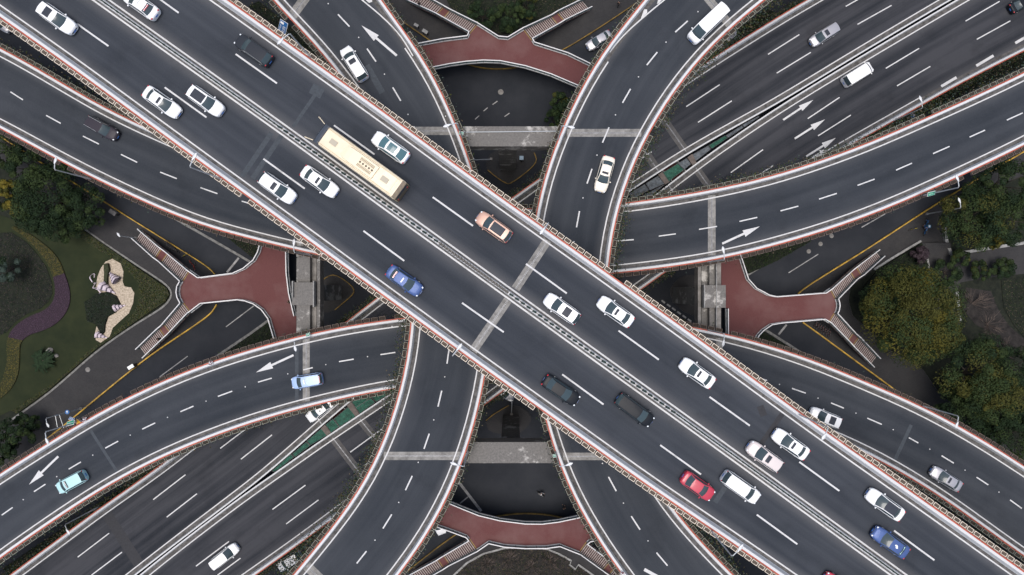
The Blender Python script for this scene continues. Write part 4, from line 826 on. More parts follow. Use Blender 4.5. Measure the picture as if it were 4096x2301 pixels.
# street kerbs, medians, islands, painted lines
for pts in ([(560, 790), (677, 861), (850, 960), (1011, 1054), (1040, 1075)], [(700, 1545), (860, 1431), (1024, 1319), (1100, 1262)], [(3010, 1285), (3058, 1318), (3188, 1401), (3290, 1470)], [(2870, 1168), (2990, 1100), (3100, 1030), (3230, 960)]):
    line3("street_kerb", pts, 0.4, 0.16, M['kerb'], 0.0, kind='structure')
leafy_bed("shrub_strip", [(870, 915), (1020, 1035), (1055, 1060), (1080, 960), (1050, 940)], 0.7, ['leaf_a', 'leaf_b', 'leaf_br'], (4, 2, 2), 30, 0.2, "dark shrubs in the street median beside the left footbridge, upper wedge", "shrubs")
leafy_bed("shrub_strip", [(880, 1430), (1020, 1332), (1090, 1280), (1110, 1350), (1100, 1410)], 0.7, ['leaf_a', 'leaf_b'], (4, 2), 30, 0.2, "dark shrubs in the street median beside the left footbridge, lower wedge", "shrubs")
leafy_bed("shrub_strip", [(2955, 1010), (3250, 940), (3230, 970), (3100, 1045), (2990, 1095), (2970, 1060)], 0.8, ['leaf_a', 'leaf_b'], (4, 3), 34, 0.22, "glossy dark hedge beside the right footbridge under the smile shaped ramp", "shrubs")
leafy_bed("shrub_strip", [(3010, 1345), (3050, 1325), (3180, 1405), (3160, 1430), (3000, 1390)], 0.7, ['leaf_a', 'leaf_b'], (4, 2), 30, 0.2, "dark shrubs in the street median beside the right footbridge", "shrubs")
for (pts, lb) in (([(60, 2290), (400, 2045), (690, 1840), (700, 1825), (640, 1850), (330, 2060), (20, 2270)], "dark shrubs on the ground between frown ramp and lower highway at bottom left"),
                  ([(3420, 570), (3640, 420), (4096, 190), (4096, 260), (3600, 500)], "dark shrubs on the ground between lower highway and smile ramp at upper right"),
                  ([(230, 300), (480, 440), (640, 560), (560, 520), (240, 370), (0, 230), (0, 180)], "dark shrubs on the ground between top deck and smile ramp at upper left"),
                  ([(3480, 1850), (3800, 2050), (4096, 2260), (4096, 2300), (3720, 2060), (3460, 1880)], "dark shrubs on the ground between top deck and frown ramp at lower right"),
                  ([(1180, 2290), (1420, 2060), (1470, 2030), (1380, 2140), (1250, 2290)], "dark shrubs on the ground between lower highway and steep ramp at bottom"),
                  ([(2780, 300), (3000, 130), (3100, 60), (3060, 40), (2900, 160), (2760, 280)], "dark shrubs on the ground between steep ramp and lower highway at top"),
                  ([(1040, 10), (1180, 120), (1330, 290), (1250, 250), (1120, 120), (1000, 30)], "dark shrubs on the ground between top deck and steep ramp at top left")):
    leafy_bed("shrub_strip", pts, 0.6, ['leaf_a', 'leaf_b', 'leaf_br'], (5, 2, 2), 22, 0.22, lb, "shrubs")
mb = MB()
for a, b in (((3154, 1092), (3273, 1017)), ((3446, 910), (3542, 855)), ((639, 1508), (751, 1425)), ((904, 1308), (1015, 1224)), ((3146, 1299), (3114, 1339)), ((955, 1032), (908, 1090)), ((1934, 445), (1951, 431)), ((2018, 467), (2038, 453)), ((1970, 419), (1990, 405)), ((1900, 478), (1917, 463))):
    dash_quad(mb, a, b, 0, .34 if a[0] in (3146, 955) else .16, M['line_worn'], 0.02)
for k in range(6): dash_quad(mb, (2646 + k * 21, 1202 + k * 15), (2660 + k * 21, 1212 + k * 15), 0, .3, M['line_worn'], 0.02)
dash_quad(mb, (1834, 1927), (1925, 2045), 0, .45, M['line_worn'], 0.02); dash_quad(mb, (1872, 1988), (1840, 2014), 0, .2, M['line_worn'], 0.02)
tag(mb.build("street_marking"), kind='structure')
for (c, pts) in (('n', [(2140, 605), (2148, 638), (2140, 659), (2097, 697), (2037, 737), (2029, 737), (1989, 713), (1951, 681), (1945, 640), (1990, 600)]),
                 ('s', [(1944, 1690), (1975, 1660), (2040, 1622), (2090, 1632), (2125, 1668), (2115, 1700), (2080, 1730), (2000, 1735), (1955, 1720)]),
                 ('w', [(1285, 1115), (1320, 1100), (1345, 1100), (1410, 1150), (1418, 1170), (1400, 1190), (1340, 1240), (1290, 1250)]),
                 ('e', [(2800, 1110), (2770, 1100), (2720, 1110), (2680, 1160), (2690, 1200), (2740, 1250), (2800, 1260)])):
    flat("traffic_island", pts, M['pave'], 0, 0.15, side=M['kerb'], spl=True)
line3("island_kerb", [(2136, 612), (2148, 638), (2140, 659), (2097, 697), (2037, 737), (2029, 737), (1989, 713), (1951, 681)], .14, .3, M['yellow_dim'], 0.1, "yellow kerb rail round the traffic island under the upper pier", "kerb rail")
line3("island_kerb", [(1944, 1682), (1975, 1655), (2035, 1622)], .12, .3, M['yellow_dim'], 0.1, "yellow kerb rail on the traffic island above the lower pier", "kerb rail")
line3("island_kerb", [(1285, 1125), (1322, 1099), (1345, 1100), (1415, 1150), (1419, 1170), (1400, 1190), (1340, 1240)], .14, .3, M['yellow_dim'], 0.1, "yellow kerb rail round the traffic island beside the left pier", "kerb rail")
for x, y, r, lb in ((352, 1479, .42, "round manhole cover on the left pavement"), (3327, 944, .38, "uppermost of three manhole covers on the right street"), (3283, 976, .38, "middle of three manhole covers on the right street"), (3236, 1006, .38, "lowest of three manhole covers on the right street"), (2003, 368, .48, "manhole cover on the dark street below the upper footbridge")):
    c = at(x, y, 0.1); mb = MB(); mb.cyl((0, 0, 0), r, 0.03, M['kerb'], 20); mb.cyl((0, 0, .02), r * .8, 0.03, M['conc'], 20); tag(mb.build("manhole_cover", None, False, (c.x, c.y, 0.16 if x < 400 else 0.02)), lb, "manhole cover", "manhole covers")

# ------------------------------------------------------------------ footbridges
def poly3(mb, P, z0, z1, m, side): mb.prism([(p.x, p.y) for p in P], z0, z1, m, side)
def railing(parent, P, h=1.15, kerb=True):
    """P: floor points (3D)"""
    w = MB(); t = MB()
    for a, b in zip(P, P[1:]):
        d = b - a; L = d.length
        if L < 0.05: continue
        dd = d.normalized(); n = Vector((-dd.y, dd.x, 0)).normalized()
        def bar(z0, z1, hw, mb, m): mb.hexa([a - n * hw + Vector((0, 0, z0)), b - n * hw + Vector((0, 0, z0)), b + n * hw + Vector((0, 0, z0)), a + n * hw + Vector((0, 0, z0))], [a - n * hw + Vector((0, 0, z1)), b - n * hw + Vector((0, 0, z1)), b + n * hw + Vector((0, 0, z1)), a + n * hw + Vector((0, 0, z1))], m)
        bar(h - 0.07, h, 0.075, w, M['railw'])
        if kerb: bar(-0.05, 0.16, 0.10, w, M['railw'])
        bar(0.2, h - 0.12, 0.02, t, M['railt'])
        for k in range(int(L / 1.6) + 1):
            p = a.lerp(b, min(1, k * 1.6 / L)); w.box((p.x, p.y, p.z + h / 2), (.09, .09, h - .1), M['raild'], math.atan2(d.y, d.x))
    w.build("railing", parent); t.build("railing_panel", parent)
def stair(parent, Z, top, l1, l2, end, zt=ZF, ze=0.12, skip=0):
    zl = (zt + ze) / 2; T = [at(*Z(*p), zt) for p in top]; A = [at(*Z(*p), zl) for p in l1]; B = [at(*Z(*p), zl) for p in l2]; E = [at(*Z(*p), ze) for p in end]
    for (U, D) in ((T, A), (B, E)):
        mb = MB(); n = 15
        for k in range(n):
            u0 = U[0].lerp(D[0], k / n); u1 = U[0].lerp(D[0], (k + 1) / n); v0 = U[1].lerp(D[1], k / n); v1 = U[1].lerp(D[1], (k + 1) / n)
            z = U[0].z + (D[0].z - U[0].z) * (k + 1) / n; up = Vector((0, 0, 1))
            q = [Vector((p.x, p.y, z)) for p in (u0, v0, v1, u1)]; mb.hexa([p - up * .32 for p in q], q, M['tread'])
            f = 0.30; q2 = [q[3].lerp(q[0], f), q[2].lerp(q[1], f), q[2], q[3]]; q2 = [p + up * .006 for p in q2]; mb.face([q2[3], q2[2], q2[1], q2[0]], M['nose'])
        mb.build("stair_flight", parent)
    mb = MB(); mb.prism([(p.x, p.y) for p in (A[0], A[1], B[1], B[0])], zl - .35, zl, M['reddeck'], M['conc']); mb.build("landing", parent)
    for s in (0, 1): railing(parent, [T[s], A[s], B[s], E[s]], 1.1, kerb=False)
    mb = MB()
    for X in (A, B):                      # support wall under the landing
        c = (X[0] + X[1]) / 2; mb.box((c.x, c.y, (zl - .35) / 2), (.4, .4, zl - .35), M['conc'])
    mb.build("support", parent)
def footbridge(label, Z, outline, rails, stairs, cols):
    root = empty("footbridge", (0, 0, 0), 0, label, "footbridge", "red footbridges around the junction")
    P = [at(*Z(*p), ZF) for p in outline]; mb = MB(); poly3(mb, P, ZF - 0.55, ZF, M['reddeck'], M['conc']); mb.build("walkway", root)
    for r_ in rails: railing(root, [at(*Z(*p), ZF) for p in r_])
    for s in stairs: stair(root, Z, *s)
    mb = MB()
    for c in cols: p = at(*Z(*c), 2.5); mb.cyl((p.x, p.y, (ZF - .55) / 2), 0.45, ZF - .55, M['conc'], 14)
    mb.build("column", root)
    # yellow tactile strips at the stair heads
    for s in stairs:
        a, b = at(*Z(*s[0][0]), ZF), at(*Z(*s[0][1]), ZF); d = (b - a).normalized(); n = Vector((-d.y, d.x, 0)); mb = MB(); mb.box(((a + b) / 2).xy.to_3d() + Vector((0, 0, ZF + .006)), ((b - a).length * .92, .14, .01), M['tact'], math.atan2(d.y, d.x)); mb.build("warning_strip", root)
        for q in (s[1], s[2]):
            a, b = at(*Z(*q[0]), ZF / 2 + .06), at(*Z(*q[1]), ZF / 2 + .06); d = (b - a).normalized(); mb = MB(); mb.box(((a + b) / 2).xy.to_3d() + Vector((0, 0, ZF / 2 + .068)), ((b - a).length * .92, .14, .01), M['tact'], math.atan2(d.y, d.x)); mb.build("warning_strip", root)
    
ZW = lambda x, y: (500 + x * .3268, 960 + y * .3268)
ZE = lambda x, y: (2700 + x * .3345, 1000 + y * .3345)
ZN = lambda x, y: (1600 + x * .3345, y * .3345)
w_in = [(930, 465), (1350, 410), (1480, 350), (1600, 250), (1655, 150), (1680, 60), (1690, -60)]
w_lo = [(1865, 1300), (1850, 1200), (1780, 960), (1700, 850), (1600, 780), (1500, 745), (1400, 730), (960, 775)]
footbridge("red footbridge on the left with two forked stairs around the park point", ZW,
    [(710, 510), (795, 370), (930, 465)] + w_in[1:] + [(1760, -260), (2060, -260), (1990, -60), (1995, 120), (2000, 400), (2030, 650), (2075, 800), (2095, 900), (2098, 1160), (2100, 1300), (2160, 1500), (1920, 1500)] + w_lo + [(810, 890), (715, 770), (685, 710), (668, 640), (680, 565)],
    [w_in[:-1], [(795, 370), (930, 465)], w_lo, [(960, 775), (810, 890)], [(715, 770), (680, 705), (668, 640), (676, 570), (710, 510)], [(1990, 60), (1995, 120), (2000, 400), (2030, 650), (2095, 930)]],
    [([(710, 505), (795, 370)], [(450, 265), (530, 150)], [(380, 215), (455, 95)], [(119, -18), (193, -128)]), ([(715, 770), (805, 888)], [(480, 1045), (560, 1145)], [(425, 1090), (500, 1200)], [(170, 1335), (250, 1440)])],
    [(1000, 620), (1400, 560), (1800, 200), (1850, 1000)])
e_up = [(755, 60), (795, 180), (850, 350), (950, 460), (1100, 540), (1200, 560), (1770, 515)]
e_lo = [(1760, 825), (1250, 870), (1130, 890), (1040, 950), (980, 1010), (935, 1090)]
footbridge("red footbridge on the right with two forked stairs beside the biggest tree", ZE,
    [(540, -150), (740, -150)] + e_up + [(1850, 460), (1915, 585), (1928, 630), (1932, 670), (1922, 725), (1905, 755), (1835, 870)] + e_lo + [(900, 1300), (610, 1300), (610, 1000), (605, 700), (612, 540), (555, 430), (550, 140)],
    [e_up, [(1770, 515), (1850, 460)], [(1915, 585), (1928, 630), (1932, 670), (1922, 725), (1905, 755)], [(1835, 870), (1760, 825)], e_lo, [(610, 700), (612, 1000)]],
    [([(1850, 460), (1915, 585)], [(2090, 245), (2148, 345)], [(2160, 190), (2220, 300)], [(2410, 0), (2470, 75)]), ([(1905, 755), (1835, 870)], [(2130, 1000), (2060, 1100)], [(2190, 1052), (2112, 1158)], [(2420, 1295), (2345, 1395)])],
    [(1500, 700), (1100, 700), (800, 400), (800, 900)])
n_lo = [(400, 830), (600, 790), (800, 762), (1000, 748), (1200, 755), (1500, 815), (1800, 910), (2130, 1050)]
footbridge("red footbridge at the top with two forked stairs, between the steep ramps", ZN,
    [(130, 480), (230, 550), (810, 460), (830, 410), (920, 300), (1180, 465), (1290, 475), (1480, 360), (1580, 490), (1605, 535), (2000, 660), (2270, 790), (2420, 880), (2300, 1130)] + n_lo[::-1] + [(290, 880)],
    [[(230, 550), (520, 495), (810, 460), (830, 410)], [(920, 300), (1180, 465), (1290, 475), (1480, 360)], [(1580, 490), (1605, 535), (2000, 660), (2270, 790)], n_lo],
    [([(830, 410), (920, 300)], [(510, 230), (590, 135)], [(430, 185), (515, 92)], [(75, 20), (175, -100)]), ([(1480, 360), (1580, 490)], [(1815, 205), (1900, 310)], [(1885, 160), (1972, 265)], [(2200, 5), (2290, 110)])],
    [(1000, 600), (1500, 650), (500, 650), (2000, 850)])
s_up = [(570, 545), (750, 620), (950, 700), (1200, 760), (1500, 798), (1700, 800), (1900, 775), (2160, 720)]
footbridge("red footbridge at the bottom with two forked stairs, between the steep ramps", ZS,
    [(420, 500)] + s_up + [(2280, 690), (2420, 1000), (2335, 995), (2270, 1010), (2235, 1040), (2150, 1160), (1910, 1065), (1750, 1088), (1500, 1090), (1250, 1072), (1065, 1030), (920, 1130), (830, 1000), (800, 960), (640, 900), (440, 830), (300, 800)],
    [s_up, [(2150, 1160), (1910, 1065), (1750, 1088), (1500, 1090), (1250, 1072), (1065, 1030), (920, 1130)], [(830, 1000), (800, 960), (640, 900), (440, 830)], [(2235, 1040), (2270, 1010), (2335, 995)]],
    [([(830, 1000), (920, 1130)], [(510, 1190), (585, 1300)], [(440, 1235), (515, 1345)], [(100, 1420), (190, 1530)]), ([(2235, 1040), (2150, 1160)], [(2530, 1260), (2440, 1370)], [(2600, 1310), (2510, 1420)], [(2860, 1500), (2780, 1600)])],
    [(1000, 900), (1500, 950), (2000, 900), (600, 750)])

# covered spans that link the four footbridges below the decks
BR = [o for o in COL.objects if o.name.startswith("footbridge") and o.parent is None and o.get('category') == 'footbridge']
for br_o, q in ((BR[0], [(1075, 875), (1173, 875), (1697, 292), (1641, 158)]), (BR[0], [(1127, 1450), (1206, 1450), (1742, 1985), (1698, 2089)]), (BR[1], [(2948, 950), (2881, 950), (2367, 380), (2411, 292)]), (BR[1], [(3001, 1435), (2904, 1435), (2359, 2048), (2410, 2156)])):
    P = [at(x, y, ZF) for x, y in q]; mb = MB(); mb.prism([(p.x, p.y) for p in P], ZF - 0.55, ZF - 0.004, M['reddeck'], M['conc']); mb.build("link_span", br_o)
    railing(br_o, [P[0], P[3]]); railing(br_o, [P[1], P[2]])
    mb = MB(); c = (P[0] + P[1] + P[2] + P[3]) / 4; mb.cyl((c.x, c.y, (ZF - .55) / 2), .45, ZF - .55, M['conc'], 12); mb.build("column", br_o)

# ------------------------------------------------------------------ piers
def box_px(mb, x0, y0, x1, y1, z0, z1, m, zref=None):
    a, b = at(x0, y0, z1 if zref is None else zref), at(x1, y1, z1 if zref is None else zref); mb.box(((a.x + b.x) / 2, (a.y + b.y) / 2, (z0 + z1) / 2), (abs(b.x - a.x), abs(b.y - a.y), z1 - z0), m)
zc = ZV - 1.52
p = empty("bridge_pier", (0, 0, 0), 0, "pier with stained concrete cap joining the two steep ramps above the top deck", "bridge pier", "twin deck piers")
mb = MB(); box_px(mb, 1660, 506, 2440, 586, zc - 2.4, zc, M['cap']); mb.build("pier_cap", p)
mb = MB(); box_px(mb, 1990, 520, 2068, 572, 0.0, zc - 2.402, M['cap'], zc - 2.4); mb.build("column", p)
mb = MB(); a, b = at(1850, 530, zc), at(2240, 526, zc); mb.tube((a.x, a.y, zc + .1), (b.x, b.y, zc + .1), .07, M['lampw']); mb.build("cable_pipe", p)
p = empty("bridge_pier", (0, 0, 0), 0, "pier with pale concrete cap joining the two steep ramps below the top deck", "bridge pier", "twin deck piers")
mb = MB(); box_px(mb, 1640, 1769, 2480, 1853, zc - 2.4, zc, M['cap']); mb.build("pier_cap", p)
mb = MB(); box_px(mb, 2002, 1785, 2082, 1840, 0.0, zc - 2.402, M['cap'], zc - 2.4); mb.build("column", p)
zc = ZH - 1.52
for sgn, lb in ((1, "pier with long concrete cap beam crossing beside the left footbridge"), (-1, "pier with long concrete cap beam crossing beside the right footbridge")):
    p = empty("bridge_pier", (0, 0, 0), 0, lb, "bridge pier", "side deck piers"); mb = MB()
    if sgn == 1:
        box_px(mb, 1186, 900, 1240, 1450, zc - 2.2, zc, M['cap']); box_px(mb, 1240.5, 905, 1266, 1445, zc - 2.2, zc - 1.0, M['conc']); box_px(mb, 1268, 905, 1280, 1445, zc - 2.2, zc - .3, M['cap']); mb.build("pier_cap", p)
        mb = MB(); box_px(mb, 1168, 1130, 1256, 1221, zc - 1.6, zc + 0.55, M['cap']); box_px(mb, 1167, 1124, 1171.5, 1190, zc, zc + 1.0, M['kerbl']); box_px(mb, 1251.5, 1124, 1256, 1228, zc, zc + 1.0, M['kerbl']); mb.build("pedestal", p)
        mb = MB(); box_px(mb, 1190, 1140, 1262, 1206, 0, zc - 2.202, M['cap'], zc - 2.2); mb.build("column", p)
    else:
        box_px(mb, 2838, 900, 2868, 1450, zc - 2.2, zc, M['cap']); box_px(mb, 2868.5, 905, 2884, 1445, zc - 2.2, zc - .3, M['conc']); box_px(mb, 2806, 905, 2837.5, 1445, zc - 2.2, zc - 1.0, M['cap']); box_px(mb, 2792, 905, 2804, 1445, zc - 2.2, zc - .4, M['conc']); mb.build("pier_cap", p)
        mb = MB(); box_px(mb, 2818, 1141, 2903, 1231, zc - 1.6, zc + 0.55, M['cap']); box_px(mb, 2816, 1139, 2820, 1232, zc, zc + 1.0, M['kerbl']); box_px(mb, 2865, 1050, 2868, 1320, zc + .001, zc + .75, M['kerbl']); mb.build("pedestal", p)
        mb = MB(); box_px(mb, 2790, 1148, 2865, 1222, 0, zc - 2.202, M['cap'], zc - 2.2); mb.build("column", p)
# plain piers hidden below the decks (placed where nothing lower is in the way)
def inside(pt, L, Rr, mg):
    c = Vector((pt.x, pt.y, 0))
    for a, b in zip(L[::2], Rr[::2]):
        a2, b2 = a.xy.to_3d(), b.xy.to_3d(); d = b2 - a2; W = d.length; t = (c - a2).dot(d) / (W * W)
        if -mg / W < t < 1 + mg / W and (a2 + d * t - c).length < 3.2: return True
    return False
for di, (z, L, Rr) in enumerate(DECKS):
    n = len(L); s = 0
    for i in range(4, n - 4):
        s += (L[i] - L[i - 1]).length
        if s < 24: continue
        c = (L[i] + Rr[i]) / 2
        if any(inside(c, l2, r2, 3.0) for z2, l2, r2 in DECKS if z2 < z - 1): continue
        if c.length > 150: continue
        s = 0; d = (Rr[i] - L[i]).normalized(); W = (Rr[i] - L[i]).length; ang = math.atan2(d.y, d.x)
        pr = empty("bridge_pier", (c.x, c.y, 0), ang, "plain concrete pier standing under an elevated deck, mostly hidden by it", "bridge pier", "plain piers under the decks"); mb = MB()
        mb.box((0, 0, z - 2.3), (W * .62, 1.8, 1.56), M['conc']); mb.build("pier_cap", pr); mb = MB(); mb.box((0, 0, (z - 3.085) / 2), (2.2, 1.7, z - 3.085), M['conc']); mb.build("column", pr)

# ------------------------------------------------------------------ street lamps
def lamp(bend, head, z, label, h=7.8, base=None, grp="street lamps"):
    T = at(*bend, z + h); H = at(*head, z + h + .25); B = Vector((T.x, T.y, z - .3 if z > 1 else 0))
    if base is not None:
        bb = at(*base, z); B = Vector((bb.x, bb.y, B.z))
    root = empty("street_lamp", (B.x, B.y, B.z), 0, label, "street lamp", grp)
    T = T - B; H = H - B; mb = MB(); d = (H - T); mid = T + d * 0.12 + Vector((0, 0, .22)); mb.tube((0, 0, 0), T, .11, M['lampw'], 8, .07); mb.tube(T, mid, .065, M['lampw'], 8); mb.tube(mid, T + d * .62 + Vector((0, 0, .3)), .06, M['lampw'], 8); mb.box((0, 0, .3), (.4, .4, .5), M['conc']); mb.build("pole", root)
    p0, p1 = T + d * .58 + Vector((0, 0, .3)), T + d * 1.28 + Vector((0, 0, .28)); c = (p0 + p1) / 2; ang = math.atan2(d.y, d.x); l = max(.85, (p1 - p0).length); mb = MB(); rows = []
    for k in range(9):
        t = k / 8; w = (0.05 + 0.17 * math.sin(math.pi * (0.12 + 0.80 * t)) ** 1.0) * (0.55 + 0.65 * t if t < .75 else 1.04 - (t - .75) * 2.2); x = (t - .5) * l
        rows.append([(x, w * math.cos(a), .07 * math.sin(a)) for a in [2 * math.pi * q / 8 for q in range(8)]])
    mb.grid(rows, M['lamph'], close=True); mb.face(rows[0][::-1], M['lamph']); mb.face(rows[-1], M['lamph']); mb.build("lamp_head", root, True, c, ang)
for a in (((1161, 137), (1123, 171), ZM, "street lamp on the upper right parapet of the top deck near the blue sign"), ((762, 670), (784, 626), ZM, "street lamp on the lower left parapet of the top deck, upper left one"), ((2193, 892), (2167, 928), ZM, "street lamp on the top deck beside the upper end of the wide expansion joint"), ((1811, 1422), (1840, 1385), ZM, "street lamp on the top deck beside the lower end of the wide expansion joint"),
          ((2926, 2223), (2960, 2185), ZM, "street lamp on the lower left parapet of the top deck, lower right one"), ((3310, 1709), (3289, 1747), ZM, "street lamp on the top deck parapet beside the lower right gap"),
          ((222, 680), (228, 642), ZH, "street lamp on the smile shaped ramp over the left trees"), ((1178, 1010), (1179, 968), ZH, "street lamp on the smile shaped ramp above the left footbridge"), ((3832, 751), (3822, 711), ZH, "street lamp on the smile shaped ramp beside the green sign at right"), ((2896, 1040), (2890, 998), ZH, "street lamp on the smile shaped ramp beside the straight expansion joint"),
          ((1179, 1365), (1184, 1395), ZH, "street lamp on the frown shaped ramp below the left footbridge"), ((185, 1727), (195, 1765), ZH, "street lamp on the frown shaped ramp at the far left"), ((3830, 1664), (3820, 1701), ZH, "street lamp on the frown shaped ramp beside the lower right trees"), ((2896, 1335), (2890, 1375), ZH, "street lamp on the frown shaped ramp below the right footbridge"),
          ((1830, 494), (1786, 506), ZV, "street lamp on the left steep ramp above the top deck"), ((2247, 505), (2287, 512), ZV, "street lamp on the right steep ramp above the top deck"), ((1856, 1865), (1814, 1852), ZV, "street lamp on the left steep ramp below the top deck"), ((2239, 1866), (2279, 1854), ZV, "street lamp on the right steep ramp below the top deck"),
          ((3687, 434), (3677, 396), ZL, "street lamp on the lower highway edge at upper right"), ((263, 2097), (279, 2127), ZL, "street lamp on the lower highway edge at bottom left")): lamp(*a)
lamp((3840, 833), (3832, 801), 0, "street lamp standing on the right pavement beside the trees", 8.5); lamp((187, 1673), (197, 1701), 0, "street lamp standing on the left pavement beside the road signs", 8.5)
lamp((1897, 640), (1888, 634), 0, "thin camera pole on the traffic island under the upper pier", 6.0, base=(1965, 638), grp="thin street poles"); lamp((2048, 1600), (2042, 1600), 0, "thin pole on the traffic island above the lower pier", 5.0, base=(2046, 1655), grp="thin street poles"); lamp((485, 945), (478, 940), 0, "short lamp post on the left pavement beside the upper stairs", 4.5, grp="thin street poles")

# ------------------------------------------------------------------ signs
def seg_digits(mb, txt, x0, y0, s, m, z):
    G = {'0': 'abcdef', '9': 'abcdfg', '1': 'bc', '7': 'abc', '6': 'acdefg', ':': ':', '-': 'g', ' ': ''}
    sg = {'a': (0, 1, .5, .1), 'd': (0, -1, .5, .1), 'g': (0, 0, .5, .1), 'b': (.28, .5, .1, 1), 'c': (.28, -.5, .1, 1), 'f': (-.28, .5, .1, 1), 'e': (-.28, -.5, .1, 1)}
    for i, ch in enumerate(txt):
        cx = x0 + i * s * .95
        if ch == ':':
            for yy in (.4, -.4): mb.box((cx, y0 + yy * s, z), (.16 * s, .16 * s, .012), m)
            continue
        for k in G.get(ch, ''):
            a = sg[k]; mb.box((cx + a[0] * s, y0 + a[1] * s * .9, z), (a[2] * s + .1 * s, a[3] * s + .02, .012), m)
def sign(px, py, z, w, h, ang, face, label, glyph, tilt=0.9, name="road_sign", cat="road sign"):
    c = at(px, py, z); root = empty(name, (c.x, c.y, z), ang, label, cat); root.rotation_euler = (0, 0, ang)
    mb = MB(); mb.box((0, 0, 0), (w, h, .05), M['signw']); mb.box((0, 0, .03), (w - .08, h - .08, .03), face); o = mb.build("panel", root); mb = MB(); glyph(mb, w, h)
    if mb.f: g_ = mb.build("lettering", root); g_.rotation_euler = (-tilt * 0, 0, 0)
    for ch in root.children: ch.rotation_euler = (R(35) * (1 if py < 1150 else -1), 0, 0)
    mb = MB(); mb.tube((0, 0, -0.08), (0, 0, -min(1.6, z)), .05, M['lampw']); mb.build("post", root)
def g_text(mb, w, h):
    n = 4
    for i in range(n):
        x = (i - (n - 1) / 2) * w * .2; s = w * .085
        for k, (dx, dy, a, b) in enumerate(((0, .6, 1.4, .22), (0, -.1, 1.4, .22), (0, -.8, 1.4, .22), (-.1 + .2 * (i % 2), 0, .25, 1.8), (.5 - i * .25, -.3, .22, .9))): mb.box((x + dx * s, dy * s, .052), (a * s, b * s, .012), M['signw'])
def g_small(mb, w, h):
    for i in range(2):
        for k in (-.6, 0, .6): mb.box(((i - .5) * w * .38, k * h * .3, .052), (w * .28, h * .08, .012), M['signw'])
        mb.box(((i - .5) * w * .38, 0, .052), (w * .06, h * .5, .012), M['signw'])
sign(1131, 111, ZM - 5.0, 1.15, 1.75, R(-32), M['signb'], "blue road sign with white clock times beside the top deck parapet", lambda mb, w, h: (seg_digits(mb, "0:00", -.33, .02, .22, M['signw'], .052), seg_digits(mb, "9:00", -.33, -.52, .22, M['signw'], .052), mb.box((-.2, .55, .052), (.5, .28, .012), M['signw'])))
sign(3725, 775, ZH + 3, 1.1, .62, R(14), M['signg'], "green direction sign with white characters beside the smile ramp lamp at right", g_text)
sign(282, 1693, ZH + 3, 1.1, .68, R(14), M['signg'], "green direction sign with white characters at the far left of the frown ramp", g_text)
sign(1845, 533, ZV + 1.5, .62, .45, R(-10), M['signg'], "small green sign on the left steep ramp beside the upper pier", g_small); sign(2220, 1823, ZV + 1.5, .6, .45, R(10), M['signg'], "small green sign on the right steep ramp beside the lower pier", g_small); sign(1232, 1339, ZH + 1.6, .6, .55, R(20), M['signg'], "small green sign on the frown ramp below the left footbridge", g_small)
sign(286, 1676, 6.0, .8, .5, R(-20), M['signb'], "small blue sign behind the green sign at the far left", g_small); sign(3650, 462, 4.0, .8, .7, R(-12), M['signb'], "blue sign seen in the dark gap beside the upper right lower highway lamp", g_small)
def g_chev(mb, w, h):
    for s in (-1, 1): mb.face([(0, -h * .35, .056), (s * w * .35, h * .0, .056), (s * w * .35, h * .3, .056), (0, -h * .05, .056)][::s], M['signw'])
sign(842, 1453, ZH + 1.4, .5, .62, 0.05, M['signr'], "dark red chevron sign on the frown ramp above the left arrow", g_chev); sign(337, 1678, ZH + 1.4, .5, .62, R(10), M['signr'], "dark red chevron sign beside the green sign at far left", g_chev); sign(2490, 2298, ZV + 1.4, .5, .62, R(-10), M['signr'], "dark red chevron sign at the bottom of the right steep ramp", g_chev)
def disc_sign(px, py, z, label):
    c = at(px, py, z); mb = MB(); mb.cyl((0, 0, 0), .36, .05, M['signb'], 20); root = empty("road_sign", (c.x, c.y, z), 0, label, "road sign"); o = mb.build("panel", root); mb = MB(); mb.box((0, .02, .035), (.09, .4, .02), M['signw']); mb.face([(-.18, .05, .05), (.18, .05, .05), (0, .28, .05)], M['signw']); mb.build("arrow_symbol", root); mb = MB(); mb.tube((0, 0, -.05), (0, 0, -z + .1), .04, M['lampw']); mb.build("post", root)
disc_sign(269, 1649, 5.5, "round blue arrow sign above the left pavement near the lamp")
mb = MB(); c = at(311, 1686, ZH + 2.0); mb.face([(-.35, -.3, 0), (.35, -.3, 0), (0, .4, 0)], M['signo']); mb.face([(0, .4, -.03), (.35, -.3, -.03), (-.35, -.3, -.03)], M['signw']); mb.tube((0, 0, -.03), (0, 0, -2.0), .04, M['lampw']); tag(mb.build("warning_sign", None, False, (c.x, c.y, ZH + 2.0), R(25)), "orange triangular warning sign beside the green sign at far left", "warning sign")
gp = empty("sign_gantry", at(320, 1636, 0).xy.to_3d(), 0, "thin grey sign gantry over the left pavement kerb at lower left", "gantry"); mb = MB(); T = at(320, 1636, 0); b0 = at(250, 1650, 6) - T; b1 = at(186, 1674, 6) - T
c0 = at(316, 1637, 6) - T; mb.tube((0, 0, .1), (0, 0, 6), .12, M['lampw']); b0.z = b1.z = 6; mb.tube((0, 0, 6), b1, .06, M['lampw']); b2 = at(255, 1712, 6) - T; b3 = at(238, 1660, 6) - T; b4 = at(230, 1708, 6) - T; b5 = at(222, 1664, 6) - T
for q in (b2, b3, b4, b5): q.z = 6.02
mb.tube(b2, b3, .04, M['lampw']); mb.tube(b4, b5, .04, M['lampw']); mb.build("frame", gp)

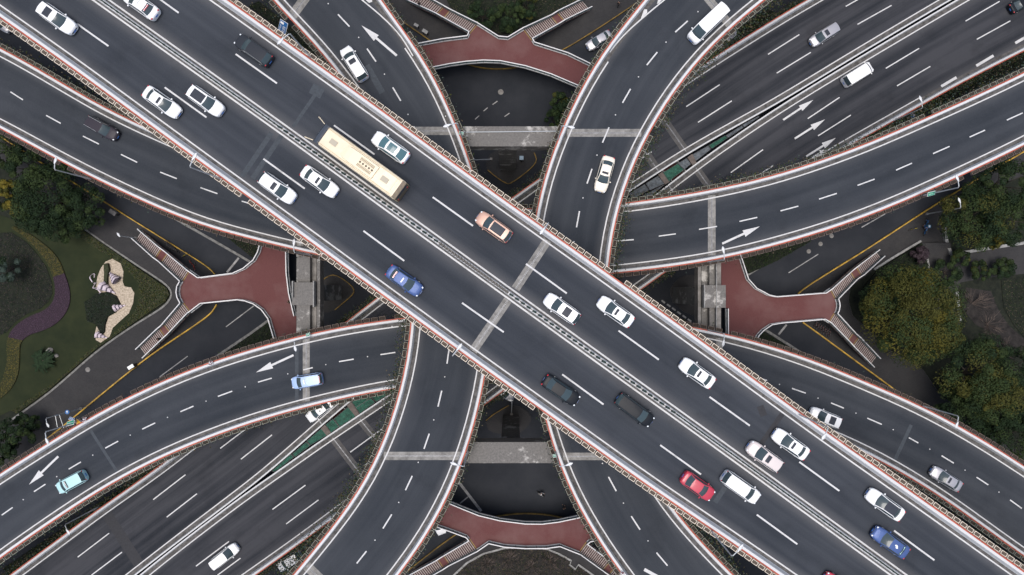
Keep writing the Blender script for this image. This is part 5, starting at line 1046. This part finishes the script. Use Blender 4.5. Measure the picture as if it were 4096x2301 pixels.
# ------------------------------------------------------------------ vehicles
def body_geo(kind, L, W, H, pm, roofm, two=None):
    """returns list of (name, mesh, kind) parts in car space; x forward"""
    parts = []
    hl, hw = L / 2, W / 2
    van = kind == 'van'; mpv = kind in ('mpv',); suv = kind == 'suv'; sedan = kind in ('sedan', 'coupe')
    belt = {'sedan': .93, 'coupe': .92, 'suv': 1.06, 'mpv': 1.02, 'van': 1.15}[kind]
    cowl = {'sedan': .44, 'coupe': .46, 'suv': .45, 'mpv': .54, 'van': .74}[kind]
    wtop = {'sedan': .10, 'coupe': .12, 'suv': .13, 'mpv': .22, 'van': .48}[kind]
    rtop = {'sedan': -.44, 'coupe': -.50, 'suv': -.78, 'mpv': -.84, 'van': -.93}[kind]
    rbase = {'sedan': -.70, 'coupe': -.84, 'suv': -.93, 'mpv': -.95, 'van': -.975}[kind]
    T = [-1, -.985, -.95, -.88, -.74, -.5, -.2, .1, .4, .6, .75, .87, .94, .98, 1]
    def wf(t):
        a = abs(t)
        if t > 0: tab = [(0, 1), (.45, 1), (.7, .965), (.85, .90), (.93, .82), (.98, .68), (1, .56)]
        else: tab = [(0, 1), (.5, 1), (.75, .975), (.88, .93), (.95, .86), (.985, .76), (1, .66)]
        if van: tab = [(0, 1), (.7, 1), (.9, .96), (.96, .9), (.985, .82), (1, .74)]
        for (x0, y0), (x1, y1) in zip(tab, tab[1:]):
            if x0 <= a <= x1: return y0 + (y1 - y0) * (a - x0) / (x1 - x0)
        return tab[-1][1]
    def zt(t):
        if t > cowl: f = (t - cowl) / (1 - cowl); z = belt + .02 - (.20 if not van else .15) * f ** 1.6
        elif t < rbase: z = (belt + .06)
        else: z = belt + .03
        if abs(t) >= .999: z -= .22
        elif abs(t) >= .98: z -= .10
        elif abs(t) >= .94: z -= .03
        return z
    rows = []
    for t in T:
        w = hw * wf(t); z = zt(t); x = t * hl
        prof = [(0, z), (.45, z - .005), (.78, z - .03), (.93, z - .09), (1, z - .24), (1.0, .48), (.955, .30), (.8, .24), (0, .24)]
        rows.append([(x, w * y, q) for y, q in prof] + [(x, -w * y, q) for y, q in prof[::-1][1:-1]])
    mb = MB(); mb.grid(rows, pm, close=True); mb.face(rows[0], pm); mb.face(rows[-1][::-1], pm); parts.append(("body", mb.mesh("body", True), None))
    # cabin
    xs = [cowl + .015, (cowl + wtop) / 2 + .01, wtop, wtop - .06, (wtop + rtop) / 2, rtop + .05, rtop, (rtop + rbase) / 2, rbase - .01]
    zr = H; bz = belt + .02
    fr = [0, .60, .965, .99, 1.0, .99, .965, .58 if sedan else .62, .02 if sedan else .06]
    wb = hw * (.93 if not van else .97); wr = hw * (.735 if sedan else .80 if not van else .90)
    vv = [-1, -.88, -.45, 0, .45, .88, 1]
    R_ = []
    for i, (x, f) in enumerate(zip(xs, fr)):
        z = bz + (zr - bz) * f; w = wb * .965 + (wr - wb * .965) * min(1, f * 1.05); bow = (.17 if i < 3 else -.13 if i > 5 else 0) * (1 - .35 * f)
        taper = 1 - (.07 if sedan else .03) * max(0, (-x - .1)); w *= taper; row = [(x * hl, -(wb * taper) * 1.0, belt - .02)]
        for v in vv: row.append((x * hl + bow * (1 - v * v), w * v, z - .045 * v * v - (.02 if abs(v) == 1 else 0)))
        row.append((x * hl, wb * taper, belt - .02)); R_.append(row)
    def sub(name, rng_i, rng_j, m, lift=0.0):
        mb = MB(); rows = [[(p[0], p[1], p[2] + lift) for p in R_[i][rng_j[0]:rng_j[1] + 1]] for i in range(rng_i[0], rng_i[1] + 1)]; mb.grid(rows, m); return mb
    shell = MB()
    sg = sub("", (2, 6), (2, 6), roofm); shell.v += sg.v; shell.f += sg.f; shell.m += [shell.mi(roofm)] * len(sg.f)
    for (i, j, m) in (((0, 8), (1, 2), pm), ((0, 8), (6, 7), pm)):
        sg = sub("", i, j, m); b = len(shell.v); shell.v += sg.v; shell.f += [tuple(q + b for q in f) for f in sg.f]; shell.m += [shell.mi(m)] * len(sg.f)
    parts.append(("cabin", shell.mesh("cabin", True), None))
    gl = M['glass_b'] if kind == 'coupe' else M['glass']
    parts.append(("windscreen", sub("", (0, 2), (2, 6), gl).mesh("windscreen", True), None)); parts.append(("rear_window", sub("", (6, 8), (2, 6), gl).mesh("rear_window", True), None))
    for j in ((0, 1), (7, 8)): parts.append(("side_window", sub("", (0, 8), j, gl).mesh("side_window", True), None))
    for s in (-1, 1):
        mb = MB(); mb.ellipsoid((cowl * hl - .18, s * (hw + .07), belt + .05), (.10, .13, .09), pm, 8, 6); parts.append(("mirror", mb.mesh("mirror", True), None))
        mb = MB(); mb.ellipsoid((hl * .925, s * hw * .64, zt(.93) - .085), (.15, .12, .06), M['hlamp'], 8, 6); parts.append(("headlight", mb.mesh("headlight", True), None))
        mb = MB(); mb.ellipsoid((-hl * .955, s * hw * .70, zt(-.9) - .12), (.10, .14, .09), M['tlamp'], 8, 6); parts.append(("tail_light", mb.mesh("tail_light", True), None))
    for x in (.62, -.60):
        for s in (-1, 1):
            mb = MB(); mb.cyl((x * hl, s * (hw - .115), .33), .33, .22, M['tyre'], 16, 'y'); mb.cyl((x * hl, s * (hw - .10), .33), .2, .225, M['rim'], 12, 'y'); parts.append(("wheel", mb.mesh("wheel"), None))
    mb = MB(); mb.box((hl * .985, 0, .52), (.10, hw * .95, .16), M['trim']); parts.append(("grille", mb.mesh("grille"), None))
    for x in (hl + .0, -hl + .0): mb = MB(); mb.box((x + (.02 if x > 0 else -.005), 0, .46 if x > 0 else .62), (.05, .44, .14), M['plate']); parts.append(("number_plate", mb.mesh("number_plate"), None))
    info = dict(hl=hl, hw=hw, xs=[x * hl for x in xs], wr=wr, zr=zr, belt=belt, rbase=rbase * hl, cowl=cowl * hl)
    return parts, info
CACHE = {}
def car(px, py, z, dx, dy, kind, col, label, L=None, W=None, H=None, roof=None, sun_roof=None, rails=False, extra=None, name="car", cat="car", group="cars and vans on the junction", gh=0.75):
    D = {'sedan': (4.75, 1.83, 1.46), 'coupe': (4.8, 1.87, 1.42), 'suv': (4.65, 1.86, 1.68), 'mpv': (4.9, 1.86, 1.76), 'van': (5.3, 1.9, 2.15)}[kind]
    L = L or D[0]; W = W or D[1]; H = H or D[2]; key = (kind, col, roof, L, W, H)
    if key not in CACHE: CACHE[key] = body_geo(kind, L, W, H, PAINT[col], PAINT[roof or col])
    parts, I = CACHE[key]; p = at(px, py, z + gh); ang = math.atan2(-dy, dx)
    root = empty(name, (p.x, p.y, z + .004), ang, label, cat, group)
    for nm, me, _ in parts: link(nm, me, root)
    if sun_roof:
        a, b = {'small': (.10, .34), 'big': (.10, .80), 'mid': (.25, .66), 'back': (.03, .80)}[sun_roof]; x0 = I['xs'][2]; x1 = I['xs'][6]; xa, xb = x0 + (x1 - x0) * a, x0 + (x1 - x0) * b
        w = I['wr'] * (.62 if sun_roof == 'small' else .74); mb = MB(); rows = []
        for k in range(5):
            x = xa + (xb - xa) * k / 4; rows.append([(x, w * v, I['zr'] + .018 - .045 * (v * w / I['wr']) ** 2 - .008 * abs(k - 2)) for v in (-1, -.5, 0, .5, 1)])
        mb.grid(rows, PAINT['panroof'] if kind != 'coupe' else M['glass_b']); mb.build("sunroof", root)
    if rails:
        for s in (-1, 1): mb = MB(); mb.tube((I['xs'][3], s * I['wr'] * .93, I['zr'] + .04), (I['xs'][6], s * I['wr'] * .90, I['zr'] + .02), .018, M['lampw'], 6); mb.build("roof_rail", root)
    if extra: extra(root, I)
    return root
def taxi_top(root, I):
    mb = MB(); mb.box((I['xs'][3] - .25, 0, I['zr'] + .06), (.16, .62, .10), M['signw']); mb.build("taxi_light", root)
def taxi_led(root, I):
    taxi_top(root, I); mb = MB(); x0, x1 = I['xs'][6], I['xs'][8]; zz = I['zr'] - .12; mb.box((x0 + (x1 - x0) * .35 + .0, 0, zz + .03), (.20, I['wr'] * 1.3, .05), M['tlamp'])
    for k in range(5): mb.box((x0 + (x1 - x0) * .35, (k - 2) * .2, zz + .06), (.12, .10, .012), M['signw'])
    mb.build("rear_display", root)
def bar_top(root, I):
    mb = MB(); mb.box((I['xs'][3] - .2, 0, I['zr'] + .06), (.22, 1.05, .11), M['trim'])
    for k in range(5): mb.box((I['xs'][3] - .2, (k - 2) * .2, I['zr'] + .12), (.16, .10, .02), M['signw'])
    mb.build("roof_bar", root)
def roof_dot(root, I):
    mb = MB(); mb.ellipsoid((I['xs'][4] + .1, -.06, I['zr'] + .015), (.20, .12, .02), M['signw'], 10, 4); mb.ellipsoid((I['xs'][4] - .05, .1, I['zr'] + .015), (.16, .12, .02), M['signw'], 10, 4); mb.build("roof_sticker", root)
    mb = MB(); mb.box((I['xs'][7] + .05, 0, I['zr'] - .17), (.14, 1.05, .03), PAINT['teal']); mb.build("rear_shelf_display", root)
SE = (.815, .58); NW = (-.815, -.58)
car(228, 74, ZM, *SE, 'suv', 'white', "white SUV with large dark sunroof at the upper left, leading the lower carriageway", sun_roof='mid', L=4.8)
car(560, 16, ZM, *NW, 'sedan', 'white', "white roofed blue ended taxi cut off by the top frame edge on the top deck", extra=taxi_led)
car(1014, 201, ZM, *NW, 'suv', 'grey', "dark grey SUV with red tail lights on the top deck near the blue sign", L=4.9)
car(647, 409, ZM, *SE, 'sedan', 'white', "white sedan with small sunroof, left of a pair on the top deck", sun_roof='small', L=4.9)
car(822, 404, ZM, *SE, 'suv', 'white', "white SUV with long black glass roof, right of the upper left pair", sun_roof='back', L=4.7)
car(408, 514, ZH, .87, .49, 'suv', 'purple', "dark purple brown wagon with chrome roof rails on the smile ramp at left", rails=True, L=4.85)
car(1416, 255, ZV, -.53, -.85, 'mpv', 'white', "white minivan with small dark sunroof on the left steep ramp", sun_roof='small', L=4.95)
car(1561, 589, ZM, *NW, 'coupe', 'white', "white car with blue tinted glass roof beside the cream bus", sun_roof='big', L=4.9)
car(2830, 99, ZV, -.725, .69, 'van', 'white', "long white van on the right steep ramp near the top frame edge", L=5.9)
car(2396, 162, 0, -.86, .51, 'sedan', 'silver', "pale silver sedan on the street beside the top footbridge, half under the ramp planters", L=4.7, sun_roof=None)
car(2903, 157, 0, -.76, .62, 'suv', 'silver', "silver wagon on the street in the dark gap near the top, half hidden by plants", L=4.5)
car(2418, 697, ZV, -.27, .96, 'sedan', 'cream', "cream white sedan with small sunroof on the right steep ramp", sun_roof='small', L=4.85)
car(3296, 141, ZL, -.85, .53, 'mpv', 'silver', "silver minivan with dark sunroof on the lower highway at the upper right", sun_roof='small', L=4.8)
car(3430, 299, ZL, .85, -.53, 'van', 'white', "white delivery van with twin rear windows on the lower highway at the upper right", L=5.0)
car(4095, 8, ZL, .86, -.5, 'sedan', 'black', "black car cut off at the top right corner", L=4.7)
car(1110, 753, ZM, *SE, 'suv', 'white', "white SUV with roof rails and slotted grille, left of the pair below the bus", sun_roof='small', rails=True, L=4.8)
car(1278, 727, ZM, *SE, 'sedan', 'white', "white sedan with small sunroof, right of the pair below the bus", sun_roof='small', L=4.9)
car(1975, 908, ZM, *NW, 'suv', 'bronze', "bronze pink SUV with long dark glass roof near the middle of the top deck", sun_roof='back', L=4.7)
car(1618, 1124, ZM, *SE, 'sedan', 'blue', "blue taxi with red rear window display and white roof light on the top deck", extra=taxi_led, L=4.75)
car(2247, 1235, ZM, *NW, 'suv', 'white', "white SUV with dark glass roof right of the wide expansion joint", sun_roof='mid', L=4.7)
car(2462, 1247, ZM, *NW, 'sedan', 'white', "white sedan in the outer lane right of the wide expansion joint", sun_roof='small', L=4.8)
car(2789, 1493, ZM, *NW, 'sedan', 'white', "white sedan with black lower grille alone in the outer lane, lower right of centre", sun_roof='small', L=4.6)
car(2244, 1562, ZM, .83, .56, 'sedan', 'black', "black sedan with pale rear window in the outer lane of the lower carriageway", L=4.9)
car(2539, 1641, ZM, .80, .60, 'mpv', 'black', "long black limousine beside the median of the lower carriageway", L=5.1, H=1.55)
car(1228, 1524, ZH, -.985, .17, 'mpv', 'skyblue', "pale blue taxi van with red display crossing the expansion joint of the frown ramp", extra=taxi_led, L=4.45, H=1.65)
car(1278, 1642, ZL, -.80, .60, 'sedan', 'white', "white sedan on the lower highway half hidden under the frown ramp", L=4.75)
car(1558, 1228, 0, .8, .6, 'van', 'grey', "grey van on the street almost hidden under the top deck parapet", L=4.8)
car(2012, 1563, 0, .8, .6, 'suv', 'silver', "dark silver car on the street under the top deck beside the lower pier", L=4.6)
car(3301, 1671, ZH, -.93, -.37, 'suv', 'white', "white SUV with large sunroof on the frown ramp at right", sun_roof='mid', L=4.6)
car(285, 1929, ZH, -.88, .47, 'mpv', 'teal', "pale teal taxi with dark roof bar on the frown ramp at bottom left", extra=bar_top, L=4.5, H=1.6)
car(898, 2225, ZL, .79, -.61, 'mpv', 'white', "white minivan at the bottom on the lower highway", L=5.0)
car(1157, 2245, 0, -.83, .56, 'suv', 'white', "white car with big black windscreen on the dark street at the bottom", L=4.5)
car(1752, 2092, 0, .35, .94, 'sedan', 'white', "white car nose showing under the railing of the bottom footbridge", L=4.3)
car(2792, 1946, ZM, *SE, 'sedan', 'red', "red sedan in the outer lane of the lower carriageway", L=4.35, roof=None)
car(2964, 1950, ZM, *SE, 'mpv', 'white', "white minivan beside the median, right of the red sedan", L=5.1)
car(3058, 1826, ZM, *NW, 'suv', 'rose', "pale rosy SUV beside the median crossing the black joint", sun_roof='small', L=4.6, rails=True)
car(3163, 1777, ZM, *NW, 'sedan', 'white', "white sedan with small sunroof in the outer lane right of the rosy SUV", sun_roof='small', L=4.75)
car(3541, 2019, ZM, *NW, 'sedan', 'white', "white sedan with black roof in the outer lane at lower right", roof='panroof', L=4.95)
car(3562, 2170, ZM, *NW, 'sedan', 'blue', "blue sedan with white roof sticker at lower right", extra=roof_dot, L=4.8)
car(3785, 1916, ZH, -.85, -.53, 'sedan', 'silver', "silver white sedan with dark sunroof on the frown ramp at lower right", sun_roof='small', L=4.75)
car(3362, 2352, ZM, *NW, 'sedan', 'red', "dark red car just entering at the bottom frame edge", L=4.6)
car(-5, 88, 0, .8, .6, 'sedan', 'silver', "silver car on the dark street at the top left corner", L=4.7)

# bus
def build_bus():
    a = at(1288, 538, ZM + 2.6); b = at(1590, 757, ZM + 2.6); c = (a + b) / 2; d = a - b; ang = math.atan2(d.y, d.x)
    root = empty("bus", (c.x, c.y, ZM + .004), ang, "long cream city bus with roof hatches and air conditioning pod on the top deck", "bus")
    L, W, H = 11.9, 2.5, 3.1; hl, hw = L / 2, W / 2
    pc = mat("bus_cream_paint", (0.70, 0.61, 0.45), .45, var=.08, scale=1.2, coat=.3); pg = mat("bus_gold_side", (0.42, 0.32, 0.16), .5, var=.2, scale=2); dk = mat("bus_dark_front", (.045, .055, .07), .2, spec=.8)
    pp = mat("bus_roof_pod", (0.78, 0.68, 0.50), .5); gr = mat("bus_grille", (.20, .16, .10), .6, var=.3, scale=20); br_ = mat("bus_rear_brown", (.13, .10, .065), .5, var=.3, scale=4)
    rows = []
    for x, k in ((-hl, .90), (-hl + .06, .96), (-hl + .25, 1), (hl - 1.25, 1), (hl - .95, .995)):
        w = hw * k; prof = [(0, H), (.75, H - .01), (.93, H - .08), (1, H - .25), (1, 1.9), (1, .9), (.98, .35), (0, .33)]; rows.append([(x, w * y, z) for y, z in prof] + [(x, -w * y, z) for y, z in prof[::-1][1:-1]])
    mb = MB(); mb.grid(rows, lambda i, j: pc if j in (0, 1, 2, 11, 12, 13) else pg, close=True); mb.face(rows[0], br_); mb.face(rows[-1][::-1], dk); mb.build("body", root)
    rows = []
    for x, k, dz in ((hl - .96, .995, .005), (hl - .7, .985, .03), (hl - .35, .97, .12), (hl - .1, .94, .5), (hl + .02, .92, 1.2), (hl, .92, 2.6)):
        w = hw * k; rows.append([(x, -w, H - dz), (x + .05, -w * .5, H - dz + .01), (x + .07, 0, H - dz + .015), (x + .05, w * .5, H - dz + .01), (x, w, H - dz)])
    mb = MB(); mb.grid(rows, dk); mb.build("windscreen", root)
    for s in (-1, 1):
        mb = MB()
        for k in range(7): mb.box((hl - 1.6 - k * 1.45, s * (hw + .004), 1.75), (1.3, .03, .9), dk)
        mb.build("side_window", root)
        mb = MB(); mb.tube((hl - .2, s * (hw - .1), H - .1), (hl + .55, s * (hw + .12), H + .05), .05, pc); mb.tube((hl + .55, s * (hw + .12), H + .05), (hl + .85, s * (hw + .16), H - .25), .075, pc, 8); mb.build("mirror_arm", root)
        for x in (hl - 2.6, -hl + 3.2): mb = MB(); mb.cyl((x, s * (hw - .15), .48), .48, .28, M['tyre'], 18, 'y'); mb.build("wheel", root)
    mb = MB(); x0 = -.55
    rows = []
    for x, k, h in ((-1.9, .60, .02), (-1.85, .68, .18), (-1.6, .70, .22), (1.6, .70, .22), (2.2, .66, .16), (2.7, .56, .02)):
        rows.append([(x0 + x, -hw * k, H + h * .5 - .02), (x0 + x, -hw * (k - .07), H + h), (x0 + x, 0, H + h + .02), (x0 + x, hw * (k - .07), H + h), (x0 + x, hw * k, H + h * .5 - .02)])
    mb.grid(rows, pp); mb.box((x0 + .3, 0, H + .05), (4.2, hw * 1.25, .09), pp); mb.build("air_conditioner", root)
    for k in range(5): mb = MB(); mb.cyl((x0 - 1.35 + k * .42 - .05, 0.0, H + .265), .13, .05, br_, 14); mb.build("fan", root)
    mb = MB()
    for k in range(13):
        for s in (-1, 1): mb.box((x0 - 1.4 + k * .15, s * .40, H + .245), (.07, .36, .03), gr)
    mb.build("vent_grille", root)
    for x in (3.6, -3.7): mb = MB(); mb.box((x, 0, H + .05), (.9, .62, .10), mat("hatch_grey", (.42, .38, .30), .6)); mb.build("roof_hatch", root)
    mb = MB(); mb.box((-hl + .2, 0, H - .03), (.52, W * .93, .10), br_); mb.build("rear_cowl", root)
    for x in (-hl + .75, -hl + 1.1): mb = MB(); mb.box((x, 0, H + .03), (.12, W * .72, .06), pp); mb.build("roof_rib", root)
    for s in (-1, 1): mb = MB(); mb.box((0, s * hw * .80, H - .005), (L - 1.6, .035, .03), pg); mb.build("roof_seam", root)
    mb = MB(); mb.box((-hl - .01, 0, 2.35), (.06, W * .72, .8), dk); mb.build("rear_window", root)
    for s in (-1, 1): mb = MB(); mb.box((-hl - .02, s * hw * .72, 1.2), (.06, .2, .5), M['tlamp']); mb.build("tail_light", root)
build_bus()

# ------------------------------------------------------------------ people and bicycles
def skin_fig(name, verts, edges, radii, m, parent):
    me = bpy.data.meshes.new(name); me.from_pydata(verts, edges, []); me.materials.append(m); o = link(name, me, parent)
    md_ = o.modifiers.new("skin", 'SKIN'); ly = me.skin_vertices
    sv = ly[0].data if len(ly) else None
    if sv is None: return o
    for i, r_ in enumerate(radii): sv[i].radius = (r_, r_)
    sv[0].use_root = True; s2 = o.modifiers.new("sub", 'SUBSURF'); s2.levels = s2.render_levels = 1; return o
def person(px, py, z, ang, label, top_c, leg_c, stride=.25, seated=False, helmet=None, gh=.9):
    c = at(px, py, z + gh); root = empty("person", (c.x, c.y, z), ang, label, "person")
    mt = mat("clothes_top", top_c, .9); ml = mat("clothes_trousers", leg_c, .9)
    hz = .95 if not seated else .78; f = stride
    V = [(0, 0, hz), (0, 0, hz + .25), (0, 0, hz + .47), (.01, 0, hz + .56), (.03, 0, hz + .70)]; E = [(0, 1), (1, 2), (2, 3), (3, 4)]; Rr_ = [.13, .12, .14, .055, .095]
    def limb(st, pts, rs):
        prev = st
        for p, r_ in zip(pts, rs): V.append(p); Rr_.append(r_); E.append((prev, len(V) - 1)); prev = len(V) - 1
    kx = .38 if seated else 0
    for s in (-1, 1):
        fx = f * s
        limb(0, [(0, s * .09, hz - .05), (fx * .5 + kx, s * .10, hz * .53 if not seated else .72), (fx + kx * .9 - (.1 if seated else 0), s * .10, .09 if not seated else .30), (fx + kx + .13, s * .11, .04 if not seated else .25)], [.09, .065, .045, .04])
        limb(2, [(0, s * .19, hz + .45), (-fx * .5 + kx * .5, s * .24, hz + .17), (-fx * .8 + .12 + kx, s * .24, hz - .03 + kx * .4)], [.06, .045, .035])
        hi = len(V) - 1; hp = V[hi]
        for q in range(5): limb(hi, [(hp[0] + .05 + .01 * q, hp[1] + (q - 2) * .02, hp[2] - .07 + .01 * abs(q - 2))], [.011])
    skin_fig("body", V, E, Rr_, M['skin'], root)
    # clothing: slightly larger skins over torso, arms, legs
    VT = V[:3]; ET = [(0, 1), (1, 2)]; RT = [.155, .15, .165]; VL = [V[0]]; EL = []; RL = [.15]
    idx = 5
    for s in (-1, 1):
        leg = V[idx:idx + 3]; b = len(VL); VL += leg; RL += [.105, .08, .06]; EL += [(0, b), (b, b + 1), (b + 1, b + 2)]
        arm = V[idx + 4:idx + 7]; b = len(VT); VT += arm; RT += [.08, .06, .045]; ET += [(2, b), (b, b + 1), (b + 1, b + 2)]; idx += 4 + 3 + 5
    skin_fig("jacket", VT, ET, RT, mt, root); skin_fig("trousers", VL, EL, RL, ml, root)
    mb = MB(); mb.ellipsoid((.005, 0, hz + .75), (.115, .10, .09), M['hair'] if not helmet else mat("helmet", helmet, .4), 10, 6); mb.build("hair" if not helmet else "helmet", root, True)
    mb = MB(); mb.ellipsoid((.125, 0, hz + .69), (.02, .012, .02), M['skin'], 6, 4)
    for s in (-1, 1): mb.ellipsoid((.115, s * .035, hz + .715), (.01, .014, .009), M['hair'], 6, 4)
    mb.box((.118, 0, hz + .65), (.01, .04, .008), M['tlamp']); mb.build("face", root)
    return root
person(1157, 1208, ZF, 0.2, "person in black clothes walking on the left footbridge by the pier", (.015, .015, .018), (.02, .02, .025))
person(637, 1357, 1.7, 0.6, "person in black climbing the lower stairs of the left footbridge", (.015, .015, .018), (.02, .02, .022))
person(1675, 14, 1.6, -.5, "person in black on the upper left stairs of the top footbridge", (.012, .012, .015), (.02, .02, .022))
person(2257, 2032, 0.0, 2.0, "person in dark clothes on the dark street above the bottom footbridge, under the ramp plants", (.05, .04, .035), (.02, .02, .025))
person(2474, 16, 0.14, 1.0, "person in dark clothes on the pavement at the top beside the yellow rail", (.03, .03, .035), (.02, .02, .022))
def bike_parts(root, col, scooter=False, box=None):
    m = mat("frame_paint", col, .4); mb = MB()
    for x in (-.52, .52):
        w = MB(); n = 18; rr = .33 if not scooter else .25
        for k in range(n):
            a0, a1 = 2 * math.pi * k / n, 2 * math.pi * (k + 1) / n; w.tube((x + rr * math.cos(a0), 0, rr + rr * math.sin(a0)), (x + rr * math.cos(a1), 0, rr + rr * math.sin(a1)), .025 if not scooter else .06, M['tyre'], 5)
        for k in range(6): a = math.pi * k / 6; w.tube((x + rr * math.cos(a), 0, rr + rr * math.sin(a)), (x - rr * math.cos(a), 0, rr - rr * math.sin(a)), .006, M['rim'], 3)
        w.build("wheel", root)
    for p, q in (((-.52, 0, .33), (-.15, 0, .33)), ((-.15, 0, .33), (-.25, 0, .8)), ((-.52, 0, .33), (-.25, 0, .75)), ((-.15, 0, .33), (.36, 0, .78)), ((-.24, 0, .7), (.36, 0, .78)), ((.52, 0, .33), (.34, 0, .95))): mb.tube(p, q, .028 if not scooter else .07, m, 6)
    mb.build("frame", root); mb = MB(); mb.box((-.26, 0, .84), (.26 if not scooter else .5, .14 if not scooter else .24, .06), M['trim']); mb.build("saddle", root); mb = MB(); mb.tube((.34, -.27, .97), (.34, .27, .97), .018, M['trim'], 6); mb.build("handlebar", root)
    if box: mb = MB(); mb.box((-.62, 0, .98), (.5, .52, .48), mat("box_blue", box, .6)); mb.box((-.62, 0, 1.225), (.36, .3, .01), M['signw']); mb.build("delivery_box", root)
def bike(px, py, ang, col, label, cat="bicycle", name="bicycle", grp="parked bicycles", z=.14, **k):
    c = at(px, py, .5); r_ = empty(name, (c.x, c.y, z), ang, label, cat, grp); bike_parts(r_, col, **k); return r_
W3 = ["first", "second", "third", "fourth", "fifth", "sixth", "seventh", "eighth"]
for i in range(5): bike(672 + i * 8, 978 + i * 5, 1.9 + .1 * i, (.07, .07, .08), "dark bicycle parked behind the upper left stairs, %s from the left" % W3[i])
bike(740, 1022, .4, (.5, .38, .02), "yellow bicycle lying near the upper left stairs"); bike(765, 1050, 2.0, (.5, .05, .03), "red bicycle parked inside the yellow kerb at the left point, upper one"); bike(778, 1068, 1.6, (.5, .06, .03), "red bicycle parked inside the yellow kerb at the left point, lower one")
for i in range(7): bike(3262 + i * 9, 1296 + i * 6, 1.2 + .05 * i, (.12, .03, .03), "bicycle in the row under the right footbridge, %s from the left" % W3[i])
bike(3655, 916, .3, (.5, .40, .03), "yellow bicycle standing on the right pavement left of the blue scooters")
s1 = bike(3700, 925, 1.4, (.03, .16, .38), "blue scooter parked on the right pavement, lower one", "scooter", "scooter", "blue scooters", scooter=True)
s2 = bike(3706, 893, 1.5, (.03, .16, .38), "blue scooter with delivery box on the right pavement, upper one", "scooter", "scooter", "blue scooters", scooter=True, box=(.04, .20, .34))
person(3703, 912, .14, 1.4, "delivery rider in blue seated on a blue scooter on the right pavement", (.03, .13, .33), (.02, .03, .06), .0, True, (.05, .20, .45))
bike(2163, 1978, -.6, (.05, .05, .05), "dark scooter crossing the dark street above the bottom footbridge", "scooter", "scooter", None, z=0, scooter=True)
person(2164, 1974, 0, -.6, "rider in pale helmet on the scooter crossing the dark street at the bottom", (.25, .26, .28), (.03, .03, .04), .0, True, (.6, .6, .62))
# small street furniture
def cabinet(px, py, z, sx, sy, sz, m, label, ang=0.5, topm=None, name="utility_cabinet"):
    c = at(px, py, z + sz); r_ = empty(name, (c.x, c.y, z), ang, label, "cabinet"); mb = MB(); mb.box((0, 0, sz / 2), (sx, sy, sz), m); mb.build("housing", r_); mb = MB(); mb.box((0, 0, sz + .03), (sx + .08, sy + .08, .06), topm or m); mb.build("lid", r_); mb = MB(); mb.box((sx / 2 + .012, 0, sz * .5), (.02, sy * .8, sz * .8), M['trim']); mb.build("door", r_)
cabinet(450, 850, .14, 1.2, .6, 1.2, M['conc'], "grey utility cabinet on the left pavement beside the trees", -.6); cabinet(523, 1468, .14, 1.0, .5, 1.3, M['trim'], "white topped cabinet on the left pavement below the lower stairs", .55, M['signw'])
cabinet(2086, 632, .15, .6, .6, 1.2, M['conc'], "small blue grey cabinet on the traffic island under the upper pier", 0, mat("cabinet_blue", (.22, .32, .40), .5)); cabinet(1665, 101, .14, .7, .4, .9, M['conc'], "pale cabinet on the top left pavement, left one", -.55, M['kerbl']); cabinet(1700, 126, .14, .9, .5, 1.0, M['conc'], "pale cabinet on the top left pavement, right one", -.55, M['kerbl'])
